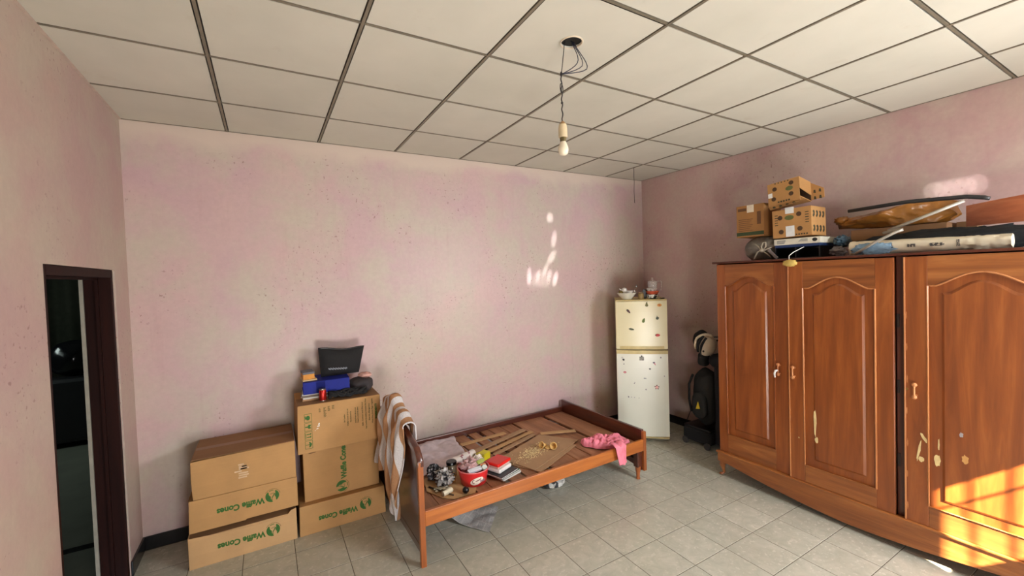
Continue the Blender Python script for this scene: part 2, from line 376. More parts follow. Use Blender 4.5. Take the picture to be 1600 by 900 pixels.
# ceiling: dark void above, single panels, grid bars
ceil = struct(link('ceiling', B(-T_, W + T_, YF - ft, .15, H + .012, H + .25), M_GAP, org=(0, 0, H)))
xs = [0] + [.584 + .6 * k for k in range(7)] + [W]
ys = [0] + [-.5624 - .6 * k for k in range(7)] + [YF]
HX, HY, HR = 2.084, -2.051, .05
CM = {}
g = .0125
for i in range(len(xs) - 1):
    for j in range(len(ys) - 1):
        x0, x1, y1, y0 = xs[i] + g, xs[i + 1] - g, ys[j] - g, ys[j + 1] + g
        if x0 < HX < x1 and y0 < HY < y1:
            m = MB(); n = 32; sq = []; ci = []
            for k in range(n):
                a = 2 * PI * k / n; ca, sa = math.cos(a), math.sin(a)
                tx = (x1 - HX) / ca if ca > 1e-6 else ((x0 - HX) / ca if ca < -1e-6 else 9); ty = (y1 - HY) / sa if sa > 1e-6 else ((y0 - HY) / sa if sa < -1e-6 else 9)
                t = min(tx, ty); sq.append((HX + ca * t, HY + sa * t, H)); ci.append((HX + ca * HR, HY + sa * HR, H))
            # square corners folded in
            for cx, cy in ((x0, y0), (x0, y1), (x1, y0), (x1, y1)):
                k = min(range(n), key=lambda q: (sq[q][0] - cx) ** 2 + (sq[q][1] - cy) ** 2); sq[k] = (cx, cy, H)
            top = [(p[0], p[1], H + .008) for p in ci]
            m.add(sq + ci + top, [(k, (k + 1) % n, n + (k + 1) % n, n + k) for k in range(n)] + [(n + k, n + (k + 1) % n, 2 * n + (k + 1) % n, 2 * n + k) for k in range(n)])
            link('ceiling_panel', m, M_CEIL, ceil); continue
        k = (round(x1 - x0, 3), round(y1 - y0, 3))
        if k not in CM:
            me = bpy.data.meshes.new('ceiling_panel'); w, d = k; q = B(0, w, 0, d, 0, .009)
            me.from_pydata([tuple(p) for p in q.v], [], q.f); me.materials.append(M_CEIL); CM[k] = me
        o = bpy.data.objects.new('ceiling_panel', CM[k]); COL.objects.link(o); o.parent = ceil; o.location = (x0, y0, 0)
for x in xs[1:-1]: link('grid_runner', MB().box(x - .0065, x + .0065, YF, 0, H - .003, H + .011), M_BAR, ceil)
for y in ys[1:-1]:
    for i in range(len(xs) - 1): link('grid_cross_bar', MB().box(xs[i] + .0068, xs[i + 1] - .0068, y - .0055, y + .0055, H - .0015, H + .011), M_BAR, ceil)
link('wall_angle', MB().box(0, W, -.009, -.0005, H - .002, H + .01), M_BAR, ceil); link('wall_angle', MB().box(W - .009, W, YF, -.01, H - .002, H + .01), M_BAR, ceil)
link('wall_angle', MB().box(0, .012, YF, -.01, H - .004, H + .01), plain('pale_bar', (196, 178, 166), .6), ceil)
rim = MB().tube([(HX + .052 * math.cos(a * PI / 16), HY + .052 * math.sin(a * PI / 16), H - .001) for a in range(32)], .004, 6, closed=True)
link('hole_rim', rim, plain('worn_plaster_rim', (214, 200, 178), .8), ceil, smooth=True)
# baseboards (black tile skirting)
def skirt(name, segs):
    o = struct(link(name, segs, M_SKIRT, bevel=.002)); return o
skirt('baseboard_back', B(.012, W - .012, -.012, 0, 0, .088))
skirt('baseboard_right', B(W - .012, W, YF, 0, 0, .088))
skirt('baseboard_left', MB().box(0, .012, DY1 + .006, 0, 0, .088).box(0, .012, YF, DY0, 0, .088))
rnd = random.Random(2); pts = [(0, DY1 + .0005, .1)]
pe = [(.0004, DY1 + .010 + .012 * rnd.random(), .1 + 1.75 * k / 40) for k in range(41)]
link('peeling_edge', MB().prism([(.0004, DY1 + .0005, .1)] + pe + [(.0004, DY1 + .0005, 1.85)], (.001, 0, 0)), plain('bare_plaster', (206, 196, 184), .9), bpy.data.objects['wall_left'])
# doorway frame
dz = DZ - .001
df = MB().box(-.125, -.004, DY1 - .035, DY1 - .0005, -.001, dz).box(-.125, -.004, DY0 + .0005, DY0 + .035, -.001, dz).box(-.125, -.004, DY0 + .035, DY1 - .035, dz - .045, dz)
d1 = struct(link('door_1', df, M_DFRAME, bevel=.003))
link('door_stop', MB().box(-.075, -.060, DY1 - .048, DY1 - .035, 0, dz - .045).box(-.075, -.06, DY0 + .035, DY1 - .035, dz - .057, dz - .045), M_DFRAME, d1)
link('plaster_edge', MB().box(-.142, -.1255, DY1 - .042, DY1 - .002, .0, dz - .005), plain('pale_plaster_edge', (150, 146, 134), .8), d1)
# the dark room beyond the doorway, with a dim fill lamp added to lift its blackness
lamp('next_room_fill', 'AREA', 16, (.8, .95, .9), (-2.5, 2.2, 1.9), (1, .1, -.3), size=.6)
struct(link('floor_next_room', B(-2.6, -T_, -2.4, 5.0, -.08, -.001), plain('next_room_floor', (122, 124, 112), .4, scale=4), org=(-1, 0, 0)))
struct(link('wall_far', B(-2.6, 0, 5.0, 5.1, -.08, 2.9), plain('next_room_wall', (96, 92, 84), .8)))
struct(link('wall_outer', B(-2.7, -2.6, -2.4, 5.1, -.08, 2.9), MAT['next_room_wall']))
struct(link('wall_near', B(-2.6, -T_, -2.5, -2.4, -.08, 2.9), MAT['next_room_wall']))
struct(link('wall_inner', B(-T_ - .001, 0, .15, 5.0, -.08, 2.9), MAT['next_room_wall']))
struct(link('ceiling_next_room', B(-2.7, 0, -2.5, 5.1, 2.9, 3.0), MAT['next_room_wall'], org=(-1, 0, 2.9)))
struct(link('trim_1', B(-2.6, -T_ - .002, .24, .31, -.001, .001), M_SKIRT))
def cur(u, v): return (-2.5 + 2.2 * u, 4.75 + .06 * math.sin(u * 46) + .03 * math.sin(u * 17 + 2), .05 + 2.6 * v)
tag(link('curtain', MB().grid(cur, 120, 6, .006), plain('dark_curtain', (72, 76, 62), .9), smooth='all'), 'dark green pleated curtain hanging in the next room, seen through the doorway', 'curtain')
so = thing('sofa', (-1.25, 3.6, 0), 'dark sofa standing in the next room, seen through the doorway', 'sofa')
M_SOFA = plain('dark_leather', (24, 24, 26), .4)
link('base', B(-2.2, -.35, 3.1, 4.2, .05, .42), M_SOFA, so, bevel=.04)
link('backrest', B(-2.2, -.35, 2.85, 3.12, .05, .78), M_SOFA, so, bevel=.05)
link('armrest', B(-.5, -.3, 2.9, 4.2, .05, .62), M_SOFA, so, bevel=.05)
link('armrest', B(-2.25, -2.05, 2.9, 4.2, .05, .62), M_SOFA, so, bevel=.05)
rb = tag(link('rounded_bag', MB().blob((-1.15, 3.02, .98), (.22, .16, .2), .12, 2, 3), plain('gloss_black', (14, 15, 18), .15), smooth='all'), 'glossy black rounded bag resting on the sofa beyond the doorway', 'bag')

# ================================================================== WARDROBE
X0, X1 = 4.05, 4.66; WY0, WY1 = -1.442, -3.29
ward = thing('wardrobe', (4.35, -2.366, 0), 'large varnished brown wooden wardrobe with three arched panel doors along the right wall', 'wardrobe')
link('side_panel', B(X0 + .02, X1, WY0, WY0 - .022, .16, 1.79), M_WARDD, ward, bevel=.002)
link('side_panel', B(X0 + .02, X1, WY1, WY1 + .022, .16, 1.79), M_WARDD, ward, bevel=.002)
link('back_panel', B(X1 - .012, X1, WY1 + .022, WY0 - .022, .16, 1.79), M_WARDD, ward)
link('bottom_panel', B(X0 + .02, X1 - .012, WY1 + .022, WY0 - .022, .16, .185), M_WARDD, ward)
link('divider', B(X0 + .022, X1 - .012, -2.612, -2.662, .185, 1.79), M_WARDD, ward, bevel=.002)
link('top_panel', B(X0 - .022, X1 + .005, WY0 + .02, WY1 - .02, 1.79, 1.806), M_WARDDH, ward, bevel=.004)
# curved apron
def apron_z(t):   # bottom edge height, t 0..1 along the front
    s = abs(t - .5) * 2
    return .030 + .105 * (s ** 1.6) - .012 * max(0, s - .9) * 10
n = 40; pts = [(X0 - .012, WY0 + .008 + (WY1 - WY0 - .016) * k / n, apron_z(k / n)) for k in range(n + 1)]
poly = pts + [(X0 - .012, WY1 - .008, .196), (X0 - .012, WY0 + .008, .196)]
link('apron', MB().prism(poly, (.03, 0, 0)), M_WARDH, ward, bevel=.004)
link('apron_moulding', B(X0 - .024, X0 + .016, WY0 + .016, WY1 - .016, .196, .212), M_WARDH, ward, bevel=.006)
for yy, s in ((WY0 - .045, 1), (WY1 + .045, -1)):
    for xx, q in ((X0 + .03, -1), (X1 - .05, 1)):
        path = [(xx, yy, .175), (xx + q * .012, yy + s * .012, .13), (xx + q * .022, yy + s * .024, .095), (xx + q * .012, yy + s * .020, .055), (xx + q * .006, yy + s * .018, .028), (xx + q * .020, yy + s * .030, .012), (xx + q * .034, yy + s * .042, .015)]
        link('leg', MB().tube(path, [.034, .030, .024, .014, .011, .012, .009], 10), M_WARDH, ward, smooth='all')
def arch(y, ya, yb, z, rise):  # arch of the panel top: shoulders then a raised middle
    t = (y - ya) / (yb - ya); t = abs(t)
    s = min(1, max(0, (t - .08) / .84)); return z + rise * (math.sin(PI * s) ** 1.25)
def door(ya, yb, pa, pb, pz0, pz1, xf, knob_y, knob_z, rise=.075):
    """ya>yb outer edges, pa>pb panel opening edges"""
    th = .022; d = None
    zb, zt = .212, 1.782; n = 24
    frame_m = MB()
    left = [(xf, ya, zb), (xf, pa, zb), (xf, pa, zt), (xf, ya, zt)]
    frame_m.prism(left, (th, 0, 0))
    body = link('door', frame_m, M_WARD, ward, bevel=.003)
    link('stile', MB().prism([(xf, pb, zb), (xf, yb, zb), (xf, yb, zt), (xf, pb, zt)], (th, 0, 0)), M_WARD, body, bevel=.003)
    link('bottom_rail', MB().prism([(xf, pa, zb), (xf, pb, zb), (xf, pb, pz0), (xf, pa, pz0)], (th, 0, 0)), M_WARDH, body, bevel=.003)
    ap = [(xf, pa + (pb - pa) * k / n, arch(pa + (pb - pa) * k / n, pa, pb, pz1, rise)) for k in range(n + 1)]
    m = MB()
    for k in range(n): m.prism([ap[k], ap[k + 1], (xf, ap[k + 1][1], zt), (xf, ap[k][1], zt)], (th, 0, 0))
    link('top_rail', m, M_WARDH, body)
    # moulding round the opening
    loop = [(xf - .001, pa, pz0), (xf - .001, pb, pz0)] + [(xf - .001, p[1], p[2]) for p in ap[::-1]]
    link('moulding', MB().tube(loop, .0052, 6, closed=True), M_EDGE if xf < 4.05 else M_WARD, body, smooth=True)
    # recessed bed and raised field with bevelled border
    m = MB(); inset = .062
    bed = [(xf + .012, p[1], p[2]) for p in ap]; 
    m.prism([(xf + .013, pa, pz0), (xf + .013, pb, pz0)] + [(xf + .013, p[1], p[2]) for p in ap[::-1]], (.006, 0, 0))
    fa, fb = pa - inset, pb + inset; n2 = 20
    fp = [(fa + (fb - fa) * k / n2) for k in range(n2 + 1)]
    def fld(off, x): 
        a, b = fa + off, fb - off
        return [(x, a, pz0 + inset * .9 - off), (x, b, pz0 + inset * .9 - off)] + [(x, b + (a - b) * k / n2, arch(b + (a - b) * k / n2, a, b, pz1 - inset * .7 + off, rise * .92)) for k in range(n2 + 1)]
    o1, i1 = fld(.006, xf + .0125), fld(-.006, xf + .004)
    q = len(o1); m.add(o1 + i1, [(k, (k + 1) % q, q + (k + 1) % q, q + k) for k in range(q)] + [list(range(q, 2 * q))])
    link('raised_panel', m, M_WARD, body)
    # bone-shaped handle
    hm = MB().tube([(xf - .028, knob_y, knob_z - .036), (xf - .030, knob_y, knob_z - .018), (xf - .030, knob_y, knob_z + .018), (xf - .028, knob_y, knob_z + .036)], [.007, .0055, .0055, .007], 8)
    for s in (-1, 1): hm.blob((xf - .026, knob_y, knob_z + s * .036), (.012, .013, .013), 0, 1, 0, 12, 8); hm.tube([(xf - .024, knob_y, knob_z + s * .034), (xf, knob_y, knob_z + s * .030)], .007, 8)
    link('handle', hm, M_EDGE, body, smooth='all')
    link('lock', MB().tube([(xf - .003, knob_y + .04 * (1 if knob_y > -1.98 or knob_y < -2.4 else 1), knob_z), (xf + .001, knob_y + .04, knob_z)], .007, 10), plain('brass', (150, 130, 80), .35, .9), body)
    return body
dA = door(-1.449, -2.012, -1.524, -1.908, .372, 1.605, X0 + .002, -1.945, .99)
dB = door(-2.018, -2.612, -2.112, -2.520, .335, 1.592, X0 - .012, -2.052, .99)
dC = door(-2.662, -3.285, -2.762, -3.185, .335, 1.612, X0 - .012, -2.710, 1.0)
for o, yy in ((dB, -2.0165), (dC, -2.6605)): link('worn_edge', B(X0 - .016, X0 + .008, yy - .004, yy + .004, .213, 1.781), M_EDGE, o, bevel=.002)
for zz in (.55, 1.0, 1.4): link('hinge', B(X0 + .014, X0 + .024, -2.616, -2.628, zz - .04, zz + .04), plain('dark_hinge', (40, 26, 20), .5), ward)
def patch(parent, x, y, z, w, h, seed, mat=None, tilt=0):
    rnd = random.Random(seed); n = 14; pts = []
    for k in range(n):
        a = 2 * PI * k / n; r = .75 + .45 * rnd.random(); py, pz = w * r * math.cos(a), h * r * math.sin(a)
        pts.append((x, y + py * math.cos(tilt) - pz * math.sin(tilt), z + py * math.sin(tilt) + pz * math.cos(tilt)))
    return link('filler_patch', MB().prism(pts, (.0012, 0, 0)), mat or M_PUTTY, parent)
xB = X0 - .012 - .0011
patch(dB, X0 - .012 + .0030, -2.178, .655, .0085, .095, 1); patch(dB, X0 - .012 + .0030, -2.186, .535, .010, .022, 2); patch(dB, xB, -2.075, .52, .004, .006, 12)
patch(dC, xB, -2.722, .650, .006, .060, 3, tilt=.15); patch(dC, xB, -2.730, .600, .013, .018, 4); patch(dC, xB, -2.746, .725, .008, .030, 5, tilt=-.5)
patch(dC, xB + .012, -2.797, .615, .013, .036, 6); patch(dC, xB + .012, -2.803, .705, .004, .038, 7)
patch(dC, X0 - .012 + .0030, -2.910, .660, .013, .026, 8, plain('pale_filler', (196, 146, 84), .6)); patch(dC, X0 - .012 + .0030, -2.895, .792, .008, .014, 9, plain('grey_sticker', (150, 146, 150), .5))
for k in range(7): patch(dC, xB, -2.668 - .004 * random.random(), .3 + .19 * k, .003, .022, 20 + k, M_EDGE)
# yellow foam lump on the top edge, white cord from it, key strap on the first handle
fo = tag(link('foam_lump', MB().blob((X0 - .040, -2.045, 1.772), (.018, .048, .024), .35, 3, 2, 20, 12), plain('yellow_foam', (206, 176, 96), .9, scale=40, bump=.6), smooth='all'), 'lump of yellow foam stuck on the wardrobe top edge above the doors', 'foam')
tag(link('white_string', MB().tube([(X0 - .030, -2.035, 1.79), (X0 - .028, -2.035, 1.826), (X0 + .00, -2.05, 1.85), (X0 + .06, -2.09, 1.885)], .003, 6), M_WHITE, smooth='all'), 'thin white string hanging from the stacked boxes to the foam lump', 'string')
tag(link('key_strap', MB().tube([(X0 - .032, -1.945, .985), (X0 - .045, -1.938, .984), (X0 - .047, -1.930, .96), (X0 - .043, -1.932, .932)], [.007, .008, .007, .005], 8), M_WHITE, smooth='all'), 'white strap looped on the handle of the narrowest wardrobe door', 'strap')

# ================================================================== FRIDGE (diagonal in the corner)
fa, fb = Vector((3.885, -.420, 0)), Vector((4.258, -.762, 0)); fx = (fb - fa).normalized(); fw = (fb - fa).length
fn = Vector((-fx.y, fx.x, 0)) ;  fn = fn if fn.y > 0 else -fn           # into the corner
FT = Matrix((fx, fn, Vector((0, 0, 1)))).transposed().to_4x4(); FT.translation = fa
fr = thing('fridge', FT @ Vector((fw / 2, .25, 0)), 'old white two-door fridge with magnets standing diagonally in the corner', 'fridge')
M_FR = plain('fridge_enamel', (228, 228, 212), .25, scale=2, vary=.05, coat=.3); M_FRY = plain('yellowed_enamel', (222, 212, 170), .3, scale=2, vary=.06, coat=.3); M_TRIMY = plain('yellow_trim', (202, 184, 128), .45)
FH = 1.462
link('body', B(.004, fw - .004, .055, .50, .03, FH - .012, T=FT), M_FRY, fr, bevel=.012)
link('top_cap', B(0, fw, .01, .505, FH - .014, FH, T=FT), M_TRIMY, fr, bevel=.005)
link('plinth', B(.01, fw - .01, .06, .49, .0, .03, T=FT), plain('plinth_grey', (120, 116, 100), .6), fr)
def curved(z0, z1, bulge=.012, y0=.0, y1=.05):
    m = MB(); n = 14; pts = [(fw * k / n, y0 + .002 + bulge * ((2 * k / n - 1) ** 2), z0) for k in range(n + 1)] + [(fw, y1, z0), (0, y1, z0)]
    return m.prism([FT @ Vector(p) for p in pts], (0, 0, z1 - z0))
fd1 = link('freezer_door', curved(.958, FH - .016), M_FRY, fr, smooth=True)
fd2 = link('fridge_door', curved(.055, .940), M_FR, fr, smooth=True)
link('freezer_handle_lip', curved(.955, .985, .02, -.006, .03), M_TRIMY, fd1, smooth=True)
link('fridge_handle_lip', curved(.905, .942, .016, -.005, .03), M_TRIMY, fd2, smooth=True)
link('bottom_trim', B(0.004, fw - .004, .005, .05, .036, .05, T=FT), M_TRIMY, fr)
def on_front(u, z): # world matrix on the fridge front at fraction u, height z
    b = .012 * ((2 * u - 1) ** 2) + .001
    return frame(FT @ Vector((fw * u, b, z)), fx, (0, 0, 1))
def poly2(T, pts, d=.003): 
    nrm = -Vector(fn); return MB().prism([T @ Vector((p[0], p[1], 0)) for p in pts], nrm * d)
def leafshape(a, b, rot=0, pinch=1.0, n=16):
    out = []
    for k in range(n):
        t = 2 * PI * k / n; x, y = a * math.cos(t), b * math.sin(t) * (1 - .35 * pinch * math.cos(t)); out.append((x * math.cos(rot) - y * math.sin(rot), x * math.sin(rot) + y * math.cos(rot)))
    return out
MG = 'magnets on the fridge doors'
def magnet(name, u, z, pts, rgb, label, extra=None):
    t = thing(name, on_front(u, z).translation, label, 'magnet', MG)
    link('face', poly2(on_front(u, z), pts, .004), plain(name + '_%d' % rgb[0] + '_%d' % rgb[1] + '_%d' % rgb[2], rgb, .5, scale=60, vary=.3), t, bevel=.001)
    for p2, c2 in (extra or []): link('detail', poly2(on_front(u, z), p2, .0055), plain('mag_%d_%d_%d' % c2, c2, .5), t)
    return t
shift = lambda pts, dx, dy: [(p[0] + dx, p[1] + dy) for p in pts]
magnet('pear_magnet', .61, 1.412, [(0, .024), (.007, .016), (.010, .004), (.016, -.010), (.010, -.020), (0, -.022), (-.010, -.020), (-.016, -.010), (-.010, .004), (-.007, .016)], (96, 92, 40), 'green pear magnet at the top middle of the freezer door', [(leafshape(.004, .002, .9), (80, 60, 30))] and [(shift(leafshape(.006, .003, .6), .004, .024), (60, 70, 30))])
magnet('orange_magnet', .855, 1.403, leafshape(.022, .016, .1, .2), (206, 148, 70), 'orange slice magnet near the top right of the freezer door', [(leafshape(.009, .006), (196, 96, 40))])
magnet('aubergine_magnet', .255, 1.345, leafshape(.026, .011, -.85), (70, 30, 26), 'dark red oval magnet at the upper left of the freezer door', [(shift(leafshape(.007, .005), -.012, .014), (40, 46, 24))])
magnet('lime_magnet', .545, 1.250, leafshape(.025, .014, 1.2), (110, 122, 50), 'green leaf-shaped magnet in the middle of the freezer door', [(leafshape(.020, .003, 1.2), (70, 84, 34))])
magnet('pepper_magnet', .81, 1.272, [(0, .018), (.006, .010), (.016, .009), (.014, -.006), (.006, -.016), (-.006, -.016), (-.015, -.008), (-.012, .006), (-.006, .010)], (46, 58, 34), 'dark green pepper magnet at the right of the freezer door', [(shift(leafshape(.006, .003, 1.9), -.003, .018), (40, 60, 30))])
magnet('fish_magnet', .31, 1.160, leafshape(.025, .010, -.2) + [], (70, 76, 48), 'dark green fish-shaped magnet at the lower left of the freezer door', [(shift(leafshape(.008, .005, .4), -.022, .005), (56, 60, 40))])
magnet('strawberry_magnet', .81, 1.098, leafshape(.023, .014, .0, .5), (196, 56, 56), 'red strawberry magnet at the lower right of the freezer door', [(shift(leafshape(.007, .006), -.018, .001), (110, 60, 50))])
magnet('grey_photo_magnet', .49, .862, [(-.022, -.022), (.022, -.022), (.022, .016), (-.022, .016)], (140, 138, 130), 'square grey picture magnet near the top of the lower fridge door', [(shift(leafshape(.007, .007, 0, 0), 0, .022), (60, 60, 60))])
magnet('flower_magnet', .77, .567, shift(leafshape(.013, .016, 0, 0), 0, 0), (232, 170, 160), 'pink flower magnet with dark tips on the lower fridge door', [(shift(leafshape(.006, .006, 0, 0), a, b), (90, 36, 34)) for a, b in ((-.017, .006), (.018, .004), (-.010, -.016), (.012, -.016), (0, .018))])
magnet('bow_magnet', .155, .715, leafshape(.015, .011, 0, 0), (190, 80, 90), 'small red bow magnet at the left of the lower fridge door', [(leafshape(.006, .005), (236, 200, 196))])
magnet('ribbon_magnet', .74, .805, leafshape(.018, .006, -1.0), (200, 120, 130), 'small pink ribbon magnet at the upper right of the lower fridge door', [(shift(leafshape(.012, .007, .2), -.008, .014), (110, 104, 110))])
magnet('butterfly_magnet', .135, .845, leafshape(.010, .012, .6), (40, 40, 44), 'small black butterfly magnet at the upper left of the lower fridge door', [(shift(leafshape(.011, .008, .5), -.012, .022), (196, 190, 180))])
magnet('heart_magnet', .645, .752, [(0, -.010), (.011, .002), (.006, .009), (0, .005), (-.006, .009), (-.011, .002)], (60, 66, 62), 'tiny dark heart magnet right of centre on the lower fridge door')
magnet('tag_magnet', .545, .655, [(-.013, -.004), (.013, -.005), (.013, .005), (-.013, .006)], (150, 152, 146), 'tiny grey oblong magnet below the centre of the lower fridge door')
# scraps of worn print left on the lower door
for u, z, r in ((.335, .60, .004), (.345, .612, .003), (.56, .54, .005), (.215, .46, .006), (.27, .458, .003), (.33, .455, .003), (.42, .45, .003), (.14, .80, .005), (.86, .87, .006), (.92, .68, .004)):
    link('print_scrap', poly2(on_front(u, z), leafshape(r * 1.5, r, u * 9), .0006), plain('scrap_grey', (126, 120, 122), .6), fd2)
# things on the fridge
ft_ = lambda u, v: FT @ Vector((u, v, FH))
bc = ft_(.12, .10)
bo = tag(link('serving_bowl', MB().lathe([(.045, 0), (.05, .004), (.085, .050), (.098, .066), (.101, .069), (.096, .066), (.082, .050), (.046, .010), (.0, .008)], bc, 32), plain('cream_porcelain', (214, 212, 196), .25), smooth=True, org=bc), 'wide cream serving bowl on top of the fridge', 'bowl')
tag(link('tea_cup', MB().lathe([(.018, 0), (.026, .006), (.036, .035), (.040, .046), (.036, .044), (.022, .010), (0, .009)], tuple(bc + Vector((.012, -.028, .045))), 20).tube([bc + Vector((.05, -.045, .062)), bc + Vector((.066, -.06, .066)), bc + Vector((.066, -.06, .082)), bc + Vector((.05, -.045, .086))], .004, 6), plain('white_china', (222, 220, 212), .2), smooth=True), 'white china cup turned in the cream serving bowl', 'cup')
tag(link('small_pot', MB().blob(tuple(bc + Vector((-.02, .012, .098))), (.030, .030, .026), .08, 2, 4, 16, 10).tube([bc + Vector((-.045, .03, .10)), bc + Vector((-.06, .045, .115))], .006, 6), MAT['white_china'], smooth='all'), 'small white round pot on top of the dishes in the cream bowl', 'pot')
tag(link('olive_jar', MB().lathe([(.022, 0), (.024, .004), (.024, .035), (.018, .042)], tuple(bc + Vector((-.048, .036, .047))), 16), plain('olive_glass', (112, 96, 40), .2), smooth=True), 'small olive green jar in the cream bowl on the fridge', 'jar')
tag(link('spoon', MB().tube([bc + Vector((.05, -.02, .05)), bc + Vector((.085, -.05, .125))], [.003, .003], 6).blob(tuple(bc + Vector((.09, -.054, .135))), (.010, .006, .015), 0, 1, 0, 10, 8), plain('steel', (150, 146, 142), .25, .9), smooth='all'), 'steel spoon leaning out of the cream bowl', 'spoon')
jc = ft_(.262, .09)
jr = thing('spice_jar', jc, 'small brown glass jar between the bowls on top of the fridge', 'jar'); link('glass', MB().lathe([(.026, 0), (.029, .004), (.029, .052), (.024, .058)], tuple(jc), 18), plain('amber_glass', (146, 122, 74), .2), jr, smooth=True); link('lid', MB().lathe([(.025, .057), (.026, .06), (.026, .072), (.0, .073)], tuple(jc), 18), plain('tan_lid', (120, 96, 60), .5), jr, smooth=True)
sc_ = ft_(.285, .17)
tag(link('black_packet', MB().box(-.035, .035, -.006, .006, 0, .10, T=Matrix.Translation(sc_) @ Matrix.Rotation(-.75, 4, 'Z') @ Matrix.Rotation(.45, 4, 'Y')), M_BLACKP, bevel=.003), 'dark folded packet leaning behind the brown jar on the fridge', 'packet')
kc = ft_(.380, .12)
tag(link('spotted_bowl', MB().lathe([(.040, 0), (.046, .004), (.060, .035), (.064, .047), (.060, .045), (.04, .010), (0, .009)], tuple(kc), 28), cells('cow_spots', (24, 24, 26), (226, 226, 222), 38, .5), smooth=True), 'black and white spotted bowl under the orange bowl on the fridge', 'bowl')
tag(link('orange_bowl', MB().lathe([(.036, 0), (.05, .004), (.064, .026), (.067, .036), (.062, .034), (.04, .008), (0, .007)], tuple(kc + Vector((0, 0, .045))), 28), plain('orange_glaze', (206, 96, 66), .25), smooth=True), 'orange bowl stacked on the spotted bowl on the fridge', 'bowl')
tag(link('flowered_bowl', MB().lathe([(.032, 0), (.042, .004), (.052, .026), (.054, .032), (.05, .03), (.036, .008), (0, .007)], tuple(kc + Vector((-.008, 0, .078))), 28), cells('flower_print', (120, 124, 120), (206, 206, 202), 30, .40), smooth=True), 'grey flowered bowl stacked on the orange bowl on the fridge', 'bowl')
gj = thing('glass_jug', kc + Vector((.008, .004, .108)), 'clear glass jug with lid standing on the stacked bowls on the fridge', 'jug')
M_GL = glassy('clear_glass', (216, 214, 212), .32)
gjo = kc + Vector((.008, .004, .104))
link('body', MB().lathe([(.040, .004), (.046, .01), (.050, .05), (.048, .075), (.044, .075), (.045, .05), (.040, .012), (0, .010)], tuple(gjo), 24), M_GL, gj, smooth=True)
link('lid', MB().lathe([(.046, .076), (.044, .082), (.02, .088), (.008, .092), (.012, .10), (.014, .108), (.008, .115), (0, .116)], tuple(gjo), 24), M_GL, gj, smooth=True)
link('handle', MB().tube([gjo + fx * a + Vector((0, 0, b)) for a, b in ((.046, .074), (.07, .08), (.088, .07), (.090, .04), (.086, .0), (.08, -.02))], .0045, 8), M_GL, gj, smooth='all')
tag(link('dark_saucer', MB().lathe([(.018, 0), (.026, .006), (.028, .010), (.024, .009), (.012, .004), (0, .004)], tuple(ft_(.474, .10)), 24), plain('dark_glaze', (44, 46, 44), .3), smooth=True), 'small dark saucer at the right end of the fridge top', 'saucer')
# ================================================================== CARDBOARD BOXES ON THE LEFT
LG = 'waffle cone boxes against the back wall'
def logo(parent, T, r):
    """round green emblem with a light cone figure, drawn in local xy of T"""
    m = MB(); n = 40
    def seg(a0, a1, r0, r1, z=.0006):
        k = max(3, int((a1 - a0) / .16)); pts = [(r1 * math.cos(a0 + (a1 - a0) * i / k), r1 * math.sin(a0 + (a1 - a0) * i / k), 0) for i in range(k + 1)] + [(r0(i / k) * math.cos(a1 - (a1 - a0) * i / k), r0(i / k) * math.sin(a1 - (a1 - a0) * i / k), 0) for i in range(k + 1)]
        m.prism([T @ Vector(p) for p in pts], (T.to_3x3() @ Vector((0, 0, z))))
    seg(2.2, 4.2, lambda t: r * (.86 - .52 * math.sin(PI * t)), r)          # crescent on one side
    seg(-.9, 1.6, lambda t: r * (.80 - .56 * math.sin(PI * t)), r)           # bigger crescent on the other
    seg(4.5, 5.2, lambda t: r * .90, r)
    m2 = lambda pts: m.prism([T @ Vector((p[0] * r, p[1] * r, 0)) for p in pts], (T.to_3x3() @ Vector((0, 0, .0006))))
    m2([(-.42, -.30), (-.30, -.42), (.12, .30), (.02, .38)])                  # cone sides
    m2([(-.30, -.42), (-.22, -.46), (.30, -.40), (.30, -.32)])
    m2([(.02, .42), (.14, .44), (.10, .66), (-.02, .62)])
    link('logo', m, M_GREEN, parent)
    arc = MB(); k = 18
    for i in range(k):
        a = -2.9 + i * .13
        arc.prism([T @ Vector((r * q * math.cos(a + d), r * q * math.sin(a + d), 0)) for q, d in ((1.12, 0), (1.22, 0), (1.22, .07), (1.12, .07))], (T.to_3x3() @ Vector((0, 0, .0005))))
    link('logo_caption', arc, M_OLIVE, parent)
def carton(name, x0, x1, y0, y1, z0, z1, label, mat=M_CARD, rz=0, top=True, group=LG):
    t = thing(name, ((x0 + x1) / 2, (y0 + y1) / 2, z0), label, 'box', group)
    T = spin(((x0 + x1) / 2, (y0 + y1) / 2, 0), rz)
    return t, T
# left stack, lowest: front top edge sags, brown inner flap shows
t, T = carton('cardboard_box', .298, .893, -.43, -.02, 0, .205, 'waffle cone box with sagging open top, lowest of the left stack')
fy = -.43
body = link('body', MB().box(.298, .893, fy + .004, -.02, 0, .185).prism([(.298, fy, 0), (.893, fy, 0), (.893, fy, .214), (.86, fy, .206), (.835, fy, .178), (.60, fy, .176), (.40, fy, .188), (.298, fy, .196)], (0, .004, 0)), M_CARD2, t, bevel=.002)
link('side_flap', MB().prism([(.298, fy + .004, .185), (.298, fy + .3, .185), (.298, fy + .3, .216), (.298, fy + .004, .198)], (.004, 0, 0)), M_CARD2, t)
link('top_flap', MB().add([(.30, fy + .006, .186), (.89, fy + .006, .186), (.89, fy + .16, .214), (.30, fy + .16, .222)], [(0, 1, 2, 3)]).add([(.30, fy + .006, .182), (.89, fy + .006, .182), (.89, fy + .16, .210), (.30, fy + .16, .218)], [(3, 2, 1, 0)]), M_CARDI, t)
link('back_flap', B(.30, .89, -.2, -.022, .186, .2185), M_CARDI, t)
FY = fy - .0004
